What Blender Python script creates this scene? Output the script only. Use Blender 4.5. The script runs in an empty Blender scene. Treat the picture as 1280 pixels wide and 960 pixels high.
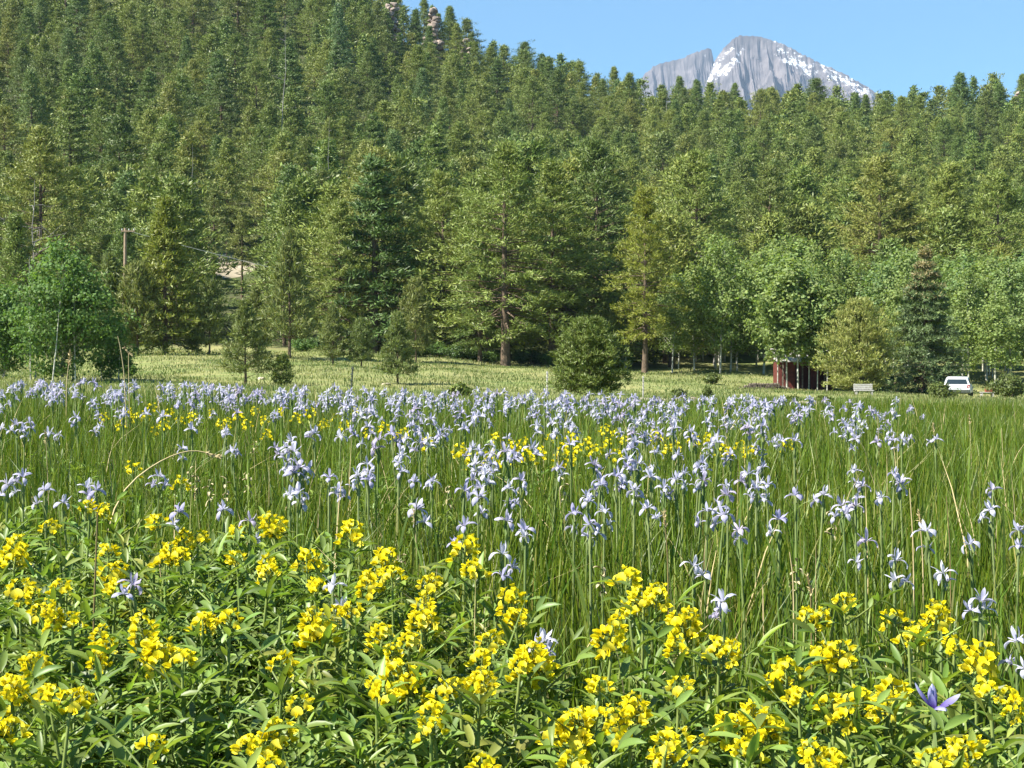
import bpy, math, random
import numpy as np
from mathutils import Vector

rng = np.random.default_rng(11)
random.seed(11)
S = bpy.context.scene
COL = S.collection
PI = math.pi

# ------------------------------------------------------------------ camera frame
F, HY, CZ = 1900.0, 440.0, 1.2           # focal length in photo pixels, horizon row, eye height
PITCH = math.atan2(480 - HY, F)
CP, SP = math.cos(PITCH), math.sin(PITCH)

def at(px, py, d):
    """point on the ray through photo pixel (px, py) at distance d along Y"""
    x, u = px - 640.0, 480.0 - py
    dy = CP * F + SP * u
    k = d / dy
    return (x * k, d, CZ + (-SP * F + CP * u) * k)

def pix(P):
    """photo pixel of a world point"""
    x, y, z = P[0], P[1], P[2] - CZ
    f = CP * y - SP * z
    u = SP * y + CP * z
    return 640 + F * x / f, 480 - F * u / f

# ------------------------------------------------------------------ terrain
COLS = np.array([-700, 0, 200, 400, 540, 640, 850, 1060, 1280, 2000], float)
near = [(0.5, -1.17), (1.5, -1.14), (2.4, -1.05), (3.0, -.98), (4, -.90), (6, -.84), (10, -.80), (12, -.86), (14, -.95)]
far = [
 (18, [520, 520, 525, 530, 533, 535, 538, 541, 545, 545]),
 (25, [505, 505, 509, 514, 517, 519, 524, 528, 531, 531]),
 (40, [490, 492, 497, 504, 508, 511, 514, 516, 517, 517]),
 (70, [478, 480, 484, 491, 497, 501, 503, 503, 505, 505]),
 (90, [472, 472, 470, 473, 482, 491, 497, 498, 500, 500]),
 (105, [466, 466, 456, 461, 470, 479, 488, 493, 497, 497]),
 (120, [456, 458, 445, 450, 458, 466, 474, 489, 492, 492]),
 (140, [440, 446, 436, 438, 447, 454, 463, 470, 474, 474]),
 (170, [390, 400, 393, 402, 418, 430, 441, 446, 450, 450]),
 (220, [300, 310, 308, 322, 345, 366, 386, 391, 395, 395]),
 (300, [160, 172, 182, 200, 240, 268, 294, 299, 300, 300]),
 (380, [40, 48, 55, 75, 130, 178, 212, 220, 214, 214]),
 (450, [-60, -50, -48, -10, 66, 116, 160, 168, 158, 158]),
 (480, [-95, -90, -85, -25, 70, 120, 163, 172, 162, 162]),
]
DS, ZT = [], []
for d, z in near:
    w = np.clip((COLS - 640) / 640.0, -1.1, 1.1)
    tilt = np.where(w < 0, -w * .06, -w * .07) * min(d, 14) / 10.0
    DS.append(d); ZT.append(CZ + z + tilt)
for d, ys in far:
    DS.append(d); ZT.append(CZ + (HY - np.array(ys, float)) / F * d)
DS.append(640); ZT.append(ZT[-1] * .8 - 8)
DS.append(900); ZT.append(np.full(len(COLS), 25.0))
DS.append(14000); ZT.append(np.full(len(COLS), 25.0))
DS = np.array(DS); ZT = np.array(ZT)

def _wob(X, Y):
    return (np.sin(X * .21 + .7) * np.sin(Y * .17 + .4) + .5 * np.sin(X * .53 + Y * .31) + .4 * np.sin(Y * .61 - X * .44))

def ground(X, Y):
    X = np.atleast_1d(np.asarray(X, float)); Y = np.atleast_1d(np.asarray(Y, float))
    d = np.clip(Y, .6, 13000)
    p = np.clip(640 + F * X / np.maximum(d, 2.0), COLS[0], COLS[-1])
    i = np.clip(np.searchsorted(DS, d) - 1, 0, len(DS) - 2)
    j = np.clip(np.searchsorted(COLS, p) - 1, 0, len(COLS) - 2)
    a = (d - DS[i]) / (DS[i + 1] - DS[i]); b = (p - COLS[j]) / (COLS[j + 1] - COLS[j])
    b = b * b * (3 - 2 * b)
    z = (ZT[i, j] * (1 - b) + ZT[i, j + 1] * b) * (1 - a) + (ZT[i + 1, j] * (1 - b) + ZT[i + 1, j + 1] * b) * a
    amp = np.interp(d, [2, 10, 40, 140, 250, 900], [.008, .02, .07, .12, .9, 0])
    return z + _wob(X, Y) * amp

def gz(x, y): return float(ground(x, y)[0])

def on_ground(px, d):
    x = (px - 640) / F * d
    return (x, d, gz(x, d))

# ------------------------------------------------------------------ mesh helpers
class Geo:
    def __init__(s): s.V, s.F, s.M, s.A, s.n = [], [], [], [], 0
    def add(s, V, Fc, mi=0, pa=None):
        V = np.asarray(V, np.float32).reshape(-1, 3); Fc = np.asarray(Fc, np.int64)
        if len(Fc) == 0: return
        s.V.append(V); s.F.append(Fc + s.n); s.M.append(np.full(len(Fc), mi, np.int32))
        s.A.append(np.zeros((len(V), 3), np.float32) if pa is None else np.asarray(pa, np.float32).reshape(-1, 3))
        s.n += len(V)
    def raw(s):
        return np.concatenate(s.V), s.F, s.M, np.concatenate(s.A)
    def add_geo(s, o, Mx=None, t=(0, 0, 0), sc=1.0, tint=None):
        V, Fs, Ms, A = o
        W = V * sc
        if Mx is not None: W = W @ np.asarray(Mx, np.float32).T
        W = W + np.asarray(t, np.float32)
        if tint is not None:
            A = A.copy(); A[:, 2] = tint
        base = s.n
        s.V.append(W.astype(np.float32)); s.A.append(A); s.n += len(V)
        for f, m in zip(Fs, Ms): s.F.append(f + base); s.M.append(m)
    def mesh(s, name, mats, smooth=False):
        me = bpy.data.meshes.new(name)
        V = np.concatenate(s.V)
        loops = np.concatenate([f.ravel() for f in s.F]).astype(np.int32)
        tot = np.concatenate([np.full(len(f), f.shape[1], np.int32) for f in s.F])
        st = np.concatenate([[0], np.cumsum(tot)[:-1]]).astype(np.int32)
        me.vertices.add(len(V)); me.vertices.foreach_set('co', V.ravel())
        me.loops.add(len(loops)); me.loops.foreach_set('vertex_index', loops)
        me.polygons.add(len(tot)); me.polygons.foreach_set('loop_start', st)
        me.polygons.foreach_set('loop_total', tot)
        for m in (mats if isinstance(mats, (list, tuple)) else [mats]): me.materials.append(m)
        me.polygons.foreach_set('material_index', np.concatenate(s.M))
        me.polygons.foreach_set('use_smooth', np.full(len(tot), bool(smooth)))
        at_ = me.attributes.new('pa', 'FLOAT_VECTOR', 'POINT')
        at_.data.foreach_set('vector', np.concatenate(s.A).ravel())
        me.update(calc_edges=True); me.validate(verbose=False)
        return me

def link(name, me, parent=None, loc=(0, 0, 0), rot=(0, 0, 0), sc=1.0):
    o = bpy.data.objects.new(name, me); COL.objects.link(o)
    o.location = loc; o.rotation_euler = rot
    o.scale = (sc, sc, sc) if not isinstance(sc, (tuple, list)) else sc
    if parent is not None: o.parent = parent
    return o

def tag(o, label=None, cat=None, group=None, kind=None):
    if label: o['label'] = label
    if cat: o['category'] = cat
    if group: o['group'] = group
    if kind: o['kind'] = kind
    return o

def rotz(a): c, s = math.cos(a), math.sin(a); return np.array([[c, -s, 0], [s, c, 0], [0, 0, 1.]])
def roty(a): c, s = math.cos(a), math.sin(a); return np.array([[c, 0, s], [0, 1, 0], [-s, 0, c]])
def rotx(a): c, s = math.cos(a), math.sin(a); return np.array([[1., 0, 0], [0, c, -s], [0, s, c]])
def unit(v): return v / np.maximum(np.linalg.norm(v, axis=-1, keepdims=True), 1e-9)

def tube(P, R, n=6, cap=True):
    P = np.asarray(P, float); R = np.broadcast_to(np.asarray(R, float), (len(P),))
    T = unit(np.gradient(P, axis=0)) if len(P) > 2 else np.repeat(unit((P[1] - P[0])[None]), 2, 0)
    ref = np.where(np.abs(T[:, 2:3]) > .9, np.array([[1., 0, 0]]), np.array([[0, 0, 1.]]))
    A = unit(np.cross(T, ref)); B = np.cross(T, A)
    for i in range(1, len(A)):
        if (A[i] * A[i - 1]).sum() < 0: A[i] *= -1; B[i] *= -1
    a = np.arange(n) * 2 * PI / n
    V = P[:, None] + R[:, None, None] * (np.cos(a)[None, :, None] * A[:, None] + np.sin(a)[None, :, None] * B[:, None])
    k = np.arange(len(P) - 1)[:, None] * n; j = np.arange(n)[None]
    Fq = np.stack([k + j, k + (j + 1) % n, k + n + (j + 1) % n, k + n + j], -1).reshape(-1, 4)
    return V.reshape(-1, 3), Fq

def blades(C, D, L, W, r=rng, Nr=None):
    """one diamond per row: leaf or needle tuft"""
    n = len(C); D = unit(D)
    Sd = unit(np.cross(D, r.normal(size=(n, 3)) if Nr is None else Nr))
    L = np.broadcast_to(L, (n,))[:, None]; W = np.broadcast_to(W, (n,))[:, None]
    V = np.stack([C, C + D * L * .5 + Sd * W * .5, C + D * L, C + D * L * .5 - Sd * W * .5], 1)
    return V.reshape(-1, 3), np.arange(4 * n).reshape(-1, 4)

def petal(L, W, nu=5, nv=2, a0=0.0, a1=0.0, a=1.0, b=.8, cup=0.0, wave=0.0):
    """petal along +x bending from elevation a0 to a1; returns V, F, (along, across, 0)"""
    u = np.linspace(0, 1, nu + 1); v = np.linspace(-1, 1, 2 * nv + 1)
    th = a0 + (a1 - a0) * u
    x = np.concatenate([[0], np.cumsum(np.cos((th[1:] + th[:-1]) / 2))]) * L / nu
    z = np.concatenate([[0], np.cumsum(np.sin((th[1:] + th[:-1]) / 2))]) * L / nu
    w = W / 2 * np.maximum(np.sin(PI * np.clip(u * .97 + .02, 0, 1) ** a), .02) ** b
    off = cup * (v[None] ** 2) * w[:, None] + wave * W * np.sin(v[None] * 5 + u[:, None] * 7) * u[:, None]
    V = np.stack([x[:, None] - np.sin(th)[:, None] * off, w[:, None] * v[None] + 0 * off, z[:, None] + np.cos(th)[:, None] * off], -1)
    m = len(v); i = np.arange(nu)[:, None] * m; j = np.arange(m - 1)[None]
    Fq = np.stack([i + j, i + j + 1, i + m + j + 1, i + m + j], -1).reshape(-1, 4)
    pa = np.stack(np.broadcast_arrays(u[:, None], np.abs(v)[None], 0 * off), -1).reshape(-1, 3)
    return V.reshape(-1, 3), Fq, pa

def box(g, x0, x1, y0, y1, z0, z1, mi=0):
    V = [(x0, y0, z0), (x1, y0, z0), (x1, y1, z0), (x0, y1, z0), (x0, y0, z1), (x1, y0, z1), (x1, y1, z1), (x0, y1, z1)]
    g.add(V, [(0, 3, 2, 1), (4, 5, 6, 7), (0, 1, 5, 4), (1, 2, 6, 5), (2, 3, 7, 6), (3, 0, 4, 7)], mi)

def prism(g, prof, y0, y1, mi=0, in0=0.0, in1=0.0):
    """polygon in the xz plane swept along y"""
    n = len(prof); P = np.array(prof, float)
    V = [(p[0], y0, p[1]) for p in P] + [(p[0], y1, p[1]) for p in P]
    g.add(V, [(i, (i + 1) % n, n + (i + 1) % n, n + i) for i in range(n)], mi)
    g.add(V[:n], [list(range(n))], mi); g.add(V[n:], [list(range(n))[::-1]], mi)

def bevel(o, w=.02, seg=2):
    m = o.modifiers.new('bevel', 'BEVEL'); m.width = w; m.segments = seg; m.limit_method = 'ANGLE'
    return o

# ------------------------------------------------------------------ materials
def new_mat(name):
    m = bpy.data.materials.new(name); m.use_nodes = True
    nt = m.node_tree; nt.nodes.clear()
    return m, nt, nt.nodes, nt.links

def N(nt, t, **kw):
    n = nt.nodes.new(t)
    for k, v in kw.items(): setattr(n, k, v)
    return n

def mixc(nt, fac, a, b, blend='MIX'):
    n = N(nt, 'ShaderNodeMix', data_type='RGBA', blend_type=blend)
    for sock, v in ((n.inputs[0], fac), (n.inputs[6], a), (n.inputs[7], b)):
        if isinstance(v, (int, float)): sock.default_value = v
        elif isinstance(v, (tuple, list)): sock.default_value = (*v[:3], 1)
        else: nt.links.new(v, sock)
    return n.outputs[2]

def math_(nt, op, a, b=0.0, clamp=False):
    n = N(nt, 'ShaderNodeMath', operation=op, use_clamp=clamp)
    for i, v in enumerate((a, b)):
        if isinstance(v, (int, float)): n.inputs[i].default_value = v
        else: nt.links.new(v, n.inputs[i])
    return n.outputs[0]

def ramp(nt, fac, stops):
    n = N(nt, 'ShaderNodeValToRGB'); e = n.color_ramp.elements
    while len(e) < len(stops): e.new(.5)
    for q, (p, c) in zip(e, stops): q.position = p; q.color = (*c, 1)
    nt.links.new(fac, n.inputs[0]); return n.outputs[0]

def noise(nt, scale, detail=4, coord='Object', rough=.55):
    tc = N(nt, 'ShaderNodeTexCoord'); n = N(nt, 'ShaderNodeTexNoise')
    n.inputs['Scale'].default_value = scale; n.inputs['Detail'].default_value = detail; n.inputs['Roughness'].default_value = rough
    nt.links.new(tc.outputs[coord], n.inputs['Vector']); return n.outputs['Fac']

def leaf_mat(name, stops, transl=.3, rough=.5, spec=.3, tcol=(1.25, 1.3, .55), spread=.35):
    """colour by individual (object random + tint), then by single leaf"""
    m, nt, nd, lk = new_mat(name)
    oi = N(nt, 'ShaderNodeObjectInfo'); ge = N(nt, 'ShaderNodeNewGeometry'); at_ = N(nt, 'ShaderNodeAttribute', attribute_name='pa')
    sx = N(nt, 'ShaderNodeSeparateXYZ'); lk.new(at_.outputs['Vector'], sx.inputs[0])
    ind = math_(nt, 'FRACT', math_(nt, 'ADD', oi.outputs['Random'], sx.outputs[2]))
    c = ramp(nt, ind, stops)
    v = math_(nt, 'MULTIPLY_ADD', ge.outputs['Random Per Island'], spread * 2); v.node.inputs[2].default_value = 1 - spread
    hs = N(nt, 'ShaderNodeHueSaturation'); lk.new(c, hs.inputs['Color']); lk.new(v, hs.inputs['Value'])
    h = math_(nt, 'MULTIPLY_ADD', math_(nt, 'FRACT', math_(nt, 'MULTIPLY', ge.outputs['Random Per Island'], 17.3)), .03); h.node.inputs[2].default_value = .485
    lk.new(h, hs.inputs['Hue'])
    p = N(nt, 'ShaderNodeBsdfPrincipled'); lk.new(hs.outputs[0], p.inputs['Base Color'])
    p.inputs['Roughness'].default_value = rough; p.inputs['Specular IOR Level'].default_value = spec
    t = N(nt, 'ShaderNodeBsdfTranslucent'); lk.new(mixc(nt, 1.0, hs.outputs[0], tcol, 'MULTIPLY'), t.inputs[0])
    mx = N(nt, 'ShaderNodeMixShader'); mx.inputs[0].default_value = transl
    lk.new(p.outputs[0], mx.inputs[1]); lk.new(t.outputs[0], mx.inputs[2])
    o = N(nt, 'ShaderNodeOutputMaterial'); lk.new(mx.outputs[0], o.inputs[0])
    return m

def plain(name, c1, c2=None, scale=6, rough=.7, metal=0.0, bump=0.0, spec=.3, detail=5, lo=.35, hi=.65):
    m, nt, nd, lk = new_mat(name)
    p = N(nt, 'ShaderNodeBsdfPrincipled'); o = N(nt, 'ShaderNodeOutputMaterial'); lk.new(p.outputs[0], o.inputs[0])
    p.inputs['Roughness'].default_value = rough; p.inputs['Metallic'].default_value = metal; p.inputs['Specular IOR Level'].default_value = spec
    f = noise(nt, scale, detail)
    lk.new(ramp(nt, f, [(lo, c1), (hi, c2 or tuple(x * .75 for x in c1))]), p.inputs['Base Color'])
    if bump:
        b = N(nt, 'ShaderNodeBump'); b.inputs['Strength'].default_value = bump; b.inputs['Distance'].default_value = .05
        lk.new(f, b.inputs['Height']); lk.new(b.outputs[0], p.inputs['Normal'])
    return m

M = {}
M['pond'] = leaf_mat('ponderosa needles', [(0, (.100, .145, .032)), (.2, (.165, .21, .042)), (.4, (.20, .235, .046)), (.6, (.120, .175, .036)), (.8, (.225, .24, .052)), (1, (.100, .145, .036))], .12)
M['fir'] = leaf_mat('fir needles', [(0, (.085, .140, .036)), (.3, (.170, .23, .046)), (.55, (.115, .175, .044)), (.8, (.185, .23, .048)), (1, (.120, .19, .065))], .12)
M['gold_pine'] = leaf_mat('yellowing pine needles', [(0, (.205, .22, .032)), (1, (.195, .215, .032))], .25)
M['olive_fir'] = leaf_mat('yellow green fir needles', [(0, (.19, .215, .042)), (1, (.18, .21, .042))], .25)
M['young'] = leaf_mat('young pine needles', [(0, (.16, .185, .055)), (.5, (.14, .18, .055)), (1, (.17, .19, .055))], .25)
M['bush_pine'] = leaf_mat('bushy pine needles', [(0, (.11, .145, .030)), (1, (.115, .15, .030))], .15)
M['spruce'] = leaf_mat('spruce needles', [(0, (.105, .15, .055)), (1, (.11, .155, .055))], .14, spread=.3)
M['spruce_top'] = leaf_mat('browned spruce needles', [(0, (.32, .26, .12)), (1, (.30, .25, .12))], .2)
M['juniper'] = leaf_mat('juniper foliage', [(0, (.25, .265, .075)), (1, (.24, .26, .075))], .3)
M['aspen'] = leaf_mat('aspen leaves', [(0, (.17, .24, .075)), (.5, (.215, .27, .085)), (1, (.155, .23, .09))], .4, rough=.55, spec=.2)
M['aspen_near'] = leaf_mat('bright aspen leaves', [(0, (.115, .195, .055)), (1, (.125, .20, .058))], .4, rough=.55, spec=.2)
M['shrub'] = leaf_mat('shrub leaves', [(0, (.10, .13, .035)), (1, (.13, .16, .04))], .3)
M['shrub_dark'] = leaf_mat('shade-painted shrub leaves', [(0, (.055, .10, .025)), (1, (.07, .12, .03))], .3)  # darker copy of the shrub leaves, forest-foot shade put into the colour
M['grass'] = leaf_mat('meadow grass blades', [(0, (.105, .16, .011)), (.25, (.062, .12, .009)), (.5, (.13, .165, .011)), (.75, (.078, .138, .011)), (.9, (.15, .19, .02)), (1, (.27, .25, .07))], .34, rough=.45, spec=.35, spread=.35)
M['lawn'] = leaf_mat('pale lawn grass', [(0, (.265, .255, .12)), (.35, (.22, .235, .095)), (.6, (.16, .195, .065)), (.8, (.10, .145, .04)), (1, (.08, .125, .033))], .35, spread=.3)
M['bleaf'] = leaf_mat('golden banner leaves', [(0, (.130, .205, .036)), (.5, (.195, .265, .050)), (.88, (.155, .23, .056)), (.95, (.30, .30, .06)), (1, (.14, .215, .045))], .38, rough=.45, spec=.45, spread=.45)
M['bstem'] = leaf_mat('golden banner stems', [(0, (.16, .24, .06)), (1, (.20, .26, .07))], .1)
M['ileaf'] = leaf_mat('iris leaves', [(0, (.18, .26, .08)), (.5, (.25, .31, .12)), (1, (.15, .23, .07))], .3)
M['igrass'] = leaf_mat('iris blade leaves', [(0, (.13, .20, .035)), (.6, (.17, .23, .05)), (.85, (.10, .17, .035)), (1, (.30, .29, .11))], .3)
M['straw'] = plain('dry straw', (.52, .42, .22), (.42, .33, .16), 30)
M['brown_stalk'] = plain('brown stalk', (.22, .17, .06), (.16, .12, .05), 30)
M['bark'] = plain('pine bark', (.16, .115, .075), (.07, .05, .035), 5, .9, bump=.5)
M['deadwood'] = plain('grey dead wood', (.33, .31, .28), (.20, .185, .17), 8, .9)
M['white_bark'] = plain('aspen bark', (.50, .49, .41), (.16, .15, .12), 5, .7, lo=.40, hi=.70)
M['granite'] = plain('granite', (.34, .27, .22), (.20, .165, .14), .6, .9, bump=.6, detail=8)
M['buff'] = plain('buff boulder', (.44, .38, .27), (.30, .26, .19), 3, .9, bump=.5, detail=8)
M['red'] = plain('red painted boards', (.15, .034, .026), (.085, .022, .018), 3, .7)
M['dark'] = plain('dark interior', (.02, .017, .014), (.012, .01, .01), 3, .9)
M['shade_red'] = plain('red with interior shade painted in', (.08, .02, .017), (.04, .012, .01), 3, .8)  # board red deepened to paint the shade inside the shed
M['roof'] = plain('pale metal roofing', (.46, .43, .39), (.34, .31, .28), 2, .6)
M['greenpaint'] = plain('dark green paint', (.018, .075, .045), (.012, .055, .035), 2, .5)
M['greywood'] = plain('weathered pale wood', (.50, .48, .43), (.36, .34, .30), 9, .8)
M['rust'] = plain('rusty red paint', (.28, .07, .035), (.18, .05, .03), 6, .7)
M['polewood'] = plain('utility pole wood', (.34, .25, .17), (.25, .18, .12), 6, .8)
M['cable'] = plain('pale cable', (.60, .60, .57), (.5, .5, .47), 3, .5)
M['metal'] = plain('dull metal', (.10, .11, .09), (.06, .07, .055), 8, .6, .3)
M['carpaint'] = plain('white car paint', (.78, .78, .78), (.74, .74, .75), 1, .25, 0, spec=.5)
M['glass'] = plain('dark car glass', (.015, .018, .022), (.012, .014, .018), 2, .06, spec=.8)
M['tyre'] = plain('tyre rubber', (.02, .02, .02), (.03, .03, .03), 9, .85)
M['rim'] = plain('wheel alloy', (.45, .45, .46), (.35, .35, .36), 5, .35, .8)
M['tail'] = plain('tail light plastic', (.35, .02, .02), (.25, .015, .015), 5, .25, spec=.6)
M['plate'] = plain('plate metal', (.55, .57, .55), (.45, .48, .46), 20, .5)
M['dirt'] = plain('pinkish dirt', (.34, .29, .21), (.24, .205, .14), .5, .95, detail=8)
M['firewood'] = plain('weathered split wood', (.20, .16, .12), (.07, .055, .045), 6, .9)
M['pape'] = plain('papery tan pod', (.45, .40, .24), (.38, .30, .16), 40, .8)

def petal_mat(name, build, transl=.35, rough=.5, tint=None):
    m, nt, nd, lk = new_mat(name)
    at_ = N(nt, 'ShaderNodeAttribute', attribute_name='pa'); sx = N(nt, 'ShaderNodeSeparateXYZ'); lk.new(at_.outputs['Vector'], sx.inputs[0])
    oi = N(nt, 'ShaderNodeObjectInfo'); ge = N(nt, 'ShaderNodeNewGeometry')
    ind = math_(nt, 'FRACT', math_(nt, 'ADD', oi.outputs['Random'], sx.outputs[2]))
    c = build(nt, sx.outputs[0], sx.outputs[1], ind, ge.outputs['Random Per Island'])
    p = N(nt, 'ShaderNodeBsdfPrincipled'); lk.new(c, p.inputs['Base Color']); p.inputs['Roughness'].default_value = rough; p.inputs['Specular IOR Level'].default_value = .25
    t = N(nt, 'ShaderNodeBsdfTranslucent'); lk.new(c if tint is None else mixc(nt, 1.0, c, tint, 'MULTIPLY'), t.inputs[0])
    mx = N(nt, 'ShaderNodeMixShader'); mx.inputs[0].default_value = transl
    lk.new(p.outputs[0], mx.inputs[1]); lk.new(t.outputs[0], mx.inputs[2])
    o = N(nt, 'ShaderNodeOutputMaterial'); lk.new(mx.outputs[0], o.inputs[0])
    return m

def yellow(nt, u, v, ind, isl):
    c = ramp(nt, u, [(0, (.62, .56, .06)), (.25, (.80, .69, .014)), (1, (.84, .74, .018))])
    return mixc(nt, math_(nt, 'MULTIPLY', isl, .22), c, mixc(nt, math_(nt, 'GREATER_THAN', isl, .9), (.80, .59, .008), (.72, .60, .22)))
M['yellow'] = petal_mat('golden banner petals', yellow, .3)

def violet(nt, u, v, ind, isl):
    body = ramp(nt, ind, [(0, (.48, .47, .61)), (.3, (.58, .58, .67)), (.55, (.42, .40, .58)), (.75, (.64, .64, .69)), (.9, (.51, .48, .60)), (1, (.48, .42, .55))])
    veins = math_(nt, 'MULTIPLY', math_(nt, 'ABSOLUTE', math_(nt, 'SINE', math_(nt, 'MULTIPLY', v, 13.0))), math_(nt, 'SUBTRACT', 1.0, u))
    c = mixc(nt, math_(nt, 'MULTIPLY', veins, .45), body, (.22, .18, .46))
    sig = math_(nt, 'MULTIPLY', math_(nt, 'LESS_THAN', u, .38), math_(nt, 'LESS_THAN', v, .45))
    return mixc(nt, math_(nt, 'MULTIPLY', sig, .55), c, (.78, .70, .38))
M['violet'] = petal_mat('wild iris petals', violet, .4)
def dviolet(nt, u, v, ind, isl):
    body = ramp(nt, u, [(0, (.05, .02, .10)), (.3, (.10, .06, .28)), (.6, (.30, .27, .58)), (.85, (.50, .50, .72)), (1, (.56, .58, .74))])
    veins = math_(nt, 'ABSOLUTE', math_(nt, 'SINE', math_(nt, 'MULTIPLY', v, 13.0)))
    return mixc(nt, math_(nt, 'MULTIPLY', veins, .3), body, (.14, .10, .40))
M['dark_violet'] = petal_mat('deep violet iris petals', dviolet, .4)

# ground
def ground_mat():
    m, nt, nd, lk = new_mat('ground cover')
    p = N(nt, 'ShaderNodeBsdfPrincipled'); o = N(nt, 'ShaderNodeOutputMaterial'); lk.new(p.outputs[0], o.inputs[0])
    p.inputs['Roughness'].default_value = .95; p.inputs['Specular IOR Level'].default_value = .1
    at_ = N(nt, 'ShaderNodeAttribute', attribute_name='pa'); sx = N(nt, 'ShaderNodeSeparateXYZ'); lk.new(at_.outputs['Vector'], sx.inputs[0])
    big, fine, mid = noise(nt, .09, 5), noise(nt, 3.0, 6), noise(nt, .45, 5)
    lawn = mixc(nt, ramp(nt, big, [(.38, (0, 0, 0)), (.62, (1, 1, 1))]), (.24, .24, .10), (.15, .19, .06))
    lawn = mixc(nt, ramp(nt, mid, [(.45, (0, 0, 0)), (.7, (.8, .8, .8))]), lawn, (.33, .29, .13))
    lawn = mixc(nt, ramp(nt, fine, [(.4, (0, 0, 0)), (.7, (.6, .6, .6))]), lawn, (.15, .18, .05))
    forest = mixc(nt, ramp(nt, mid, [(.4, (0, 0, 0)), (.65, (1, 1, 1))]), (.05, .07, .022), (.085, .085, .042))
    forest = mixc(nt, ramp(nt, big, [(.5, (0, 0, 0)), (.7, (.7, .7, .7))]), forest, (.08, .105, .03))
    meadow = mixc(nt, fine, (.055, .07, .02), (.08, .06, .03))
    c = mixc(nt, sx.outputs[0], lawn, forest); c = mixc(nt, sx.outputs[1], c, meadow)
    lk.new(c, p.inputs['Base Color'])
    b = N(nt, 'ShaderNodeBump'); b.inputs['Strength'].default_value = .5; b.inputs['Distance'].default_value = .15
    lk.new(fine, b.inputs['Height']); lk.new(b.outputs[0], p.inputs['Normal'])
    return m
M['ground'] = ground_mat()

# ------------------------------------------------------------------ world, sun, camera
SUN_EL, SUN_V = math.radians(49), np.array([-.92, -.40])
sun_az = math.atan2(SUN_V[0], SUN_V[1])
w = bpy.data.worlds.new('World'); S.world = w; w.use_nodes = True
bg = w.node_tree.nodes['Background']; sky = w.node_tree.nodes.new('ShaderNodeTexSky'); sky.sky_type = 'NISHITA'
sky.sun_disc = False; sky.sun_elevation = SUN_EL; sky.sun_rotation = sun_az; sky.altitude = 2700; sky.air_density = 1.0; sky.dust_density = .05; sky.ozone_density = 2.5
hs = w.node_tree.nodes.new('ShaderNodeHueSaturation'); hs.inputs['Saturation'].default_value = 1.25; hs.inputs['Hue'].default_value = .485
w.node_tree.links.new(sky.outputs[0], hs.inputs['Color']); w.node_tree.links.new(hs.outputs[0], bg.inputs[0]); bg.inputs[1].default_value = .070
sl = bpy.data.lights.new('sun', 'SUN'); sl.energy = 5.0; sl.angle = math.radians(.53); sl.color = (1, .955, .87)
so = bpy.data.objects.new('sun', sl); COL.objects.link(so)
tosun = Vector((SUN_V[0] / np.hypot(*SUN_V) * math.cos(SUN_EL), SUN_V[1] / np.hypot(*SUN_V) * math.cos(SUN_EL), math.sin(SUN_EL)))
so.rotation_euler = tosun.to_track_quat('Z', 'Y').to_euler(); so.location = (-30, -20, 60)
cam = bpy.data.cameras.new('camera'); cam.sensor_width = 36; cam.lens = 36 * F / 1280; cam.clip_start = .05; cam.clip_end = 30000
co = bpy.data.objects.new('camera', cam); COL.objects.link(co); co.location = (0, 0, CZ); co.rotation_euler = (PI / 2 - PITCH, 0, 0)
S.camera = co
S.render.engine = 'CYCLES'
S.view_settings.view_transform = 'Standard'; S.view_settings.look = 'None'; S.view_settings.exposure = 1.44; S.view_settings.gamma = 1
S.cycles.max_bounces = 6; S.cycles.diffuse_bounces = 2; S.cycles.transmission_bounces = 4; S.cycles.transparent_max_bounces = 4
S.cycles.volume_bounces = 0; S.cycles.caustics_reflective = False; S.cycles.caustics_refractive = False
S.cycles.use_denoising = True

# ------------------------------------------------------------------ ground sheet
ys = np.concatenate([np.linspace(-30, 1, 8), np.geomspace(1.5, 20, 60), np.geomspace(20.5, 160, 110), np.geomspace(163, 520, 120), [560, 640, 760, 900, 2000, 6000, 13000]])
us = np.concatenate([np.linspace(-3, -.55, 14), np.linspace(-.52, .52, 150), np.linspace(.55, 3, 14)])
Y, U = np.meshgrid(ys, us, indexing='ij'); X = U * np.maximum(Y, 12) * np.where(np.abs(U) > .52, 1.0, 1.0)
Zg = ground(X.ravel(), Y.ravel())
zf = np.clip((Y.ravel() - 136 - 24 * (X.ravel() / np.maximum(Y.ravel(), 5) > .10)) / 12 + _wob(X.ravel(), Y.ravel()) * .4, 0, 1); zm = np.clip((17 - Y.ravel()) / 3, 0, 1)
g = Geo(); nu_ = len(us); i = np.arange(len(ys) - 1)[:, None] * nu_; j = np.arange(nu_ - 1)[None]
g.add(np.stack([X.ravel(), Y.ravel(), Zg], -1), np.stack([i + j, i + j + 1, i + nu_ + j + 1, i + nu_ + j], -1).reshape(-1, 4), 0, np.stack([zf, zm, 0 * zf], -1))
tag(link('ground', g.mesh('ground', M['ground'], True)), kind='structure')

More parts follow.
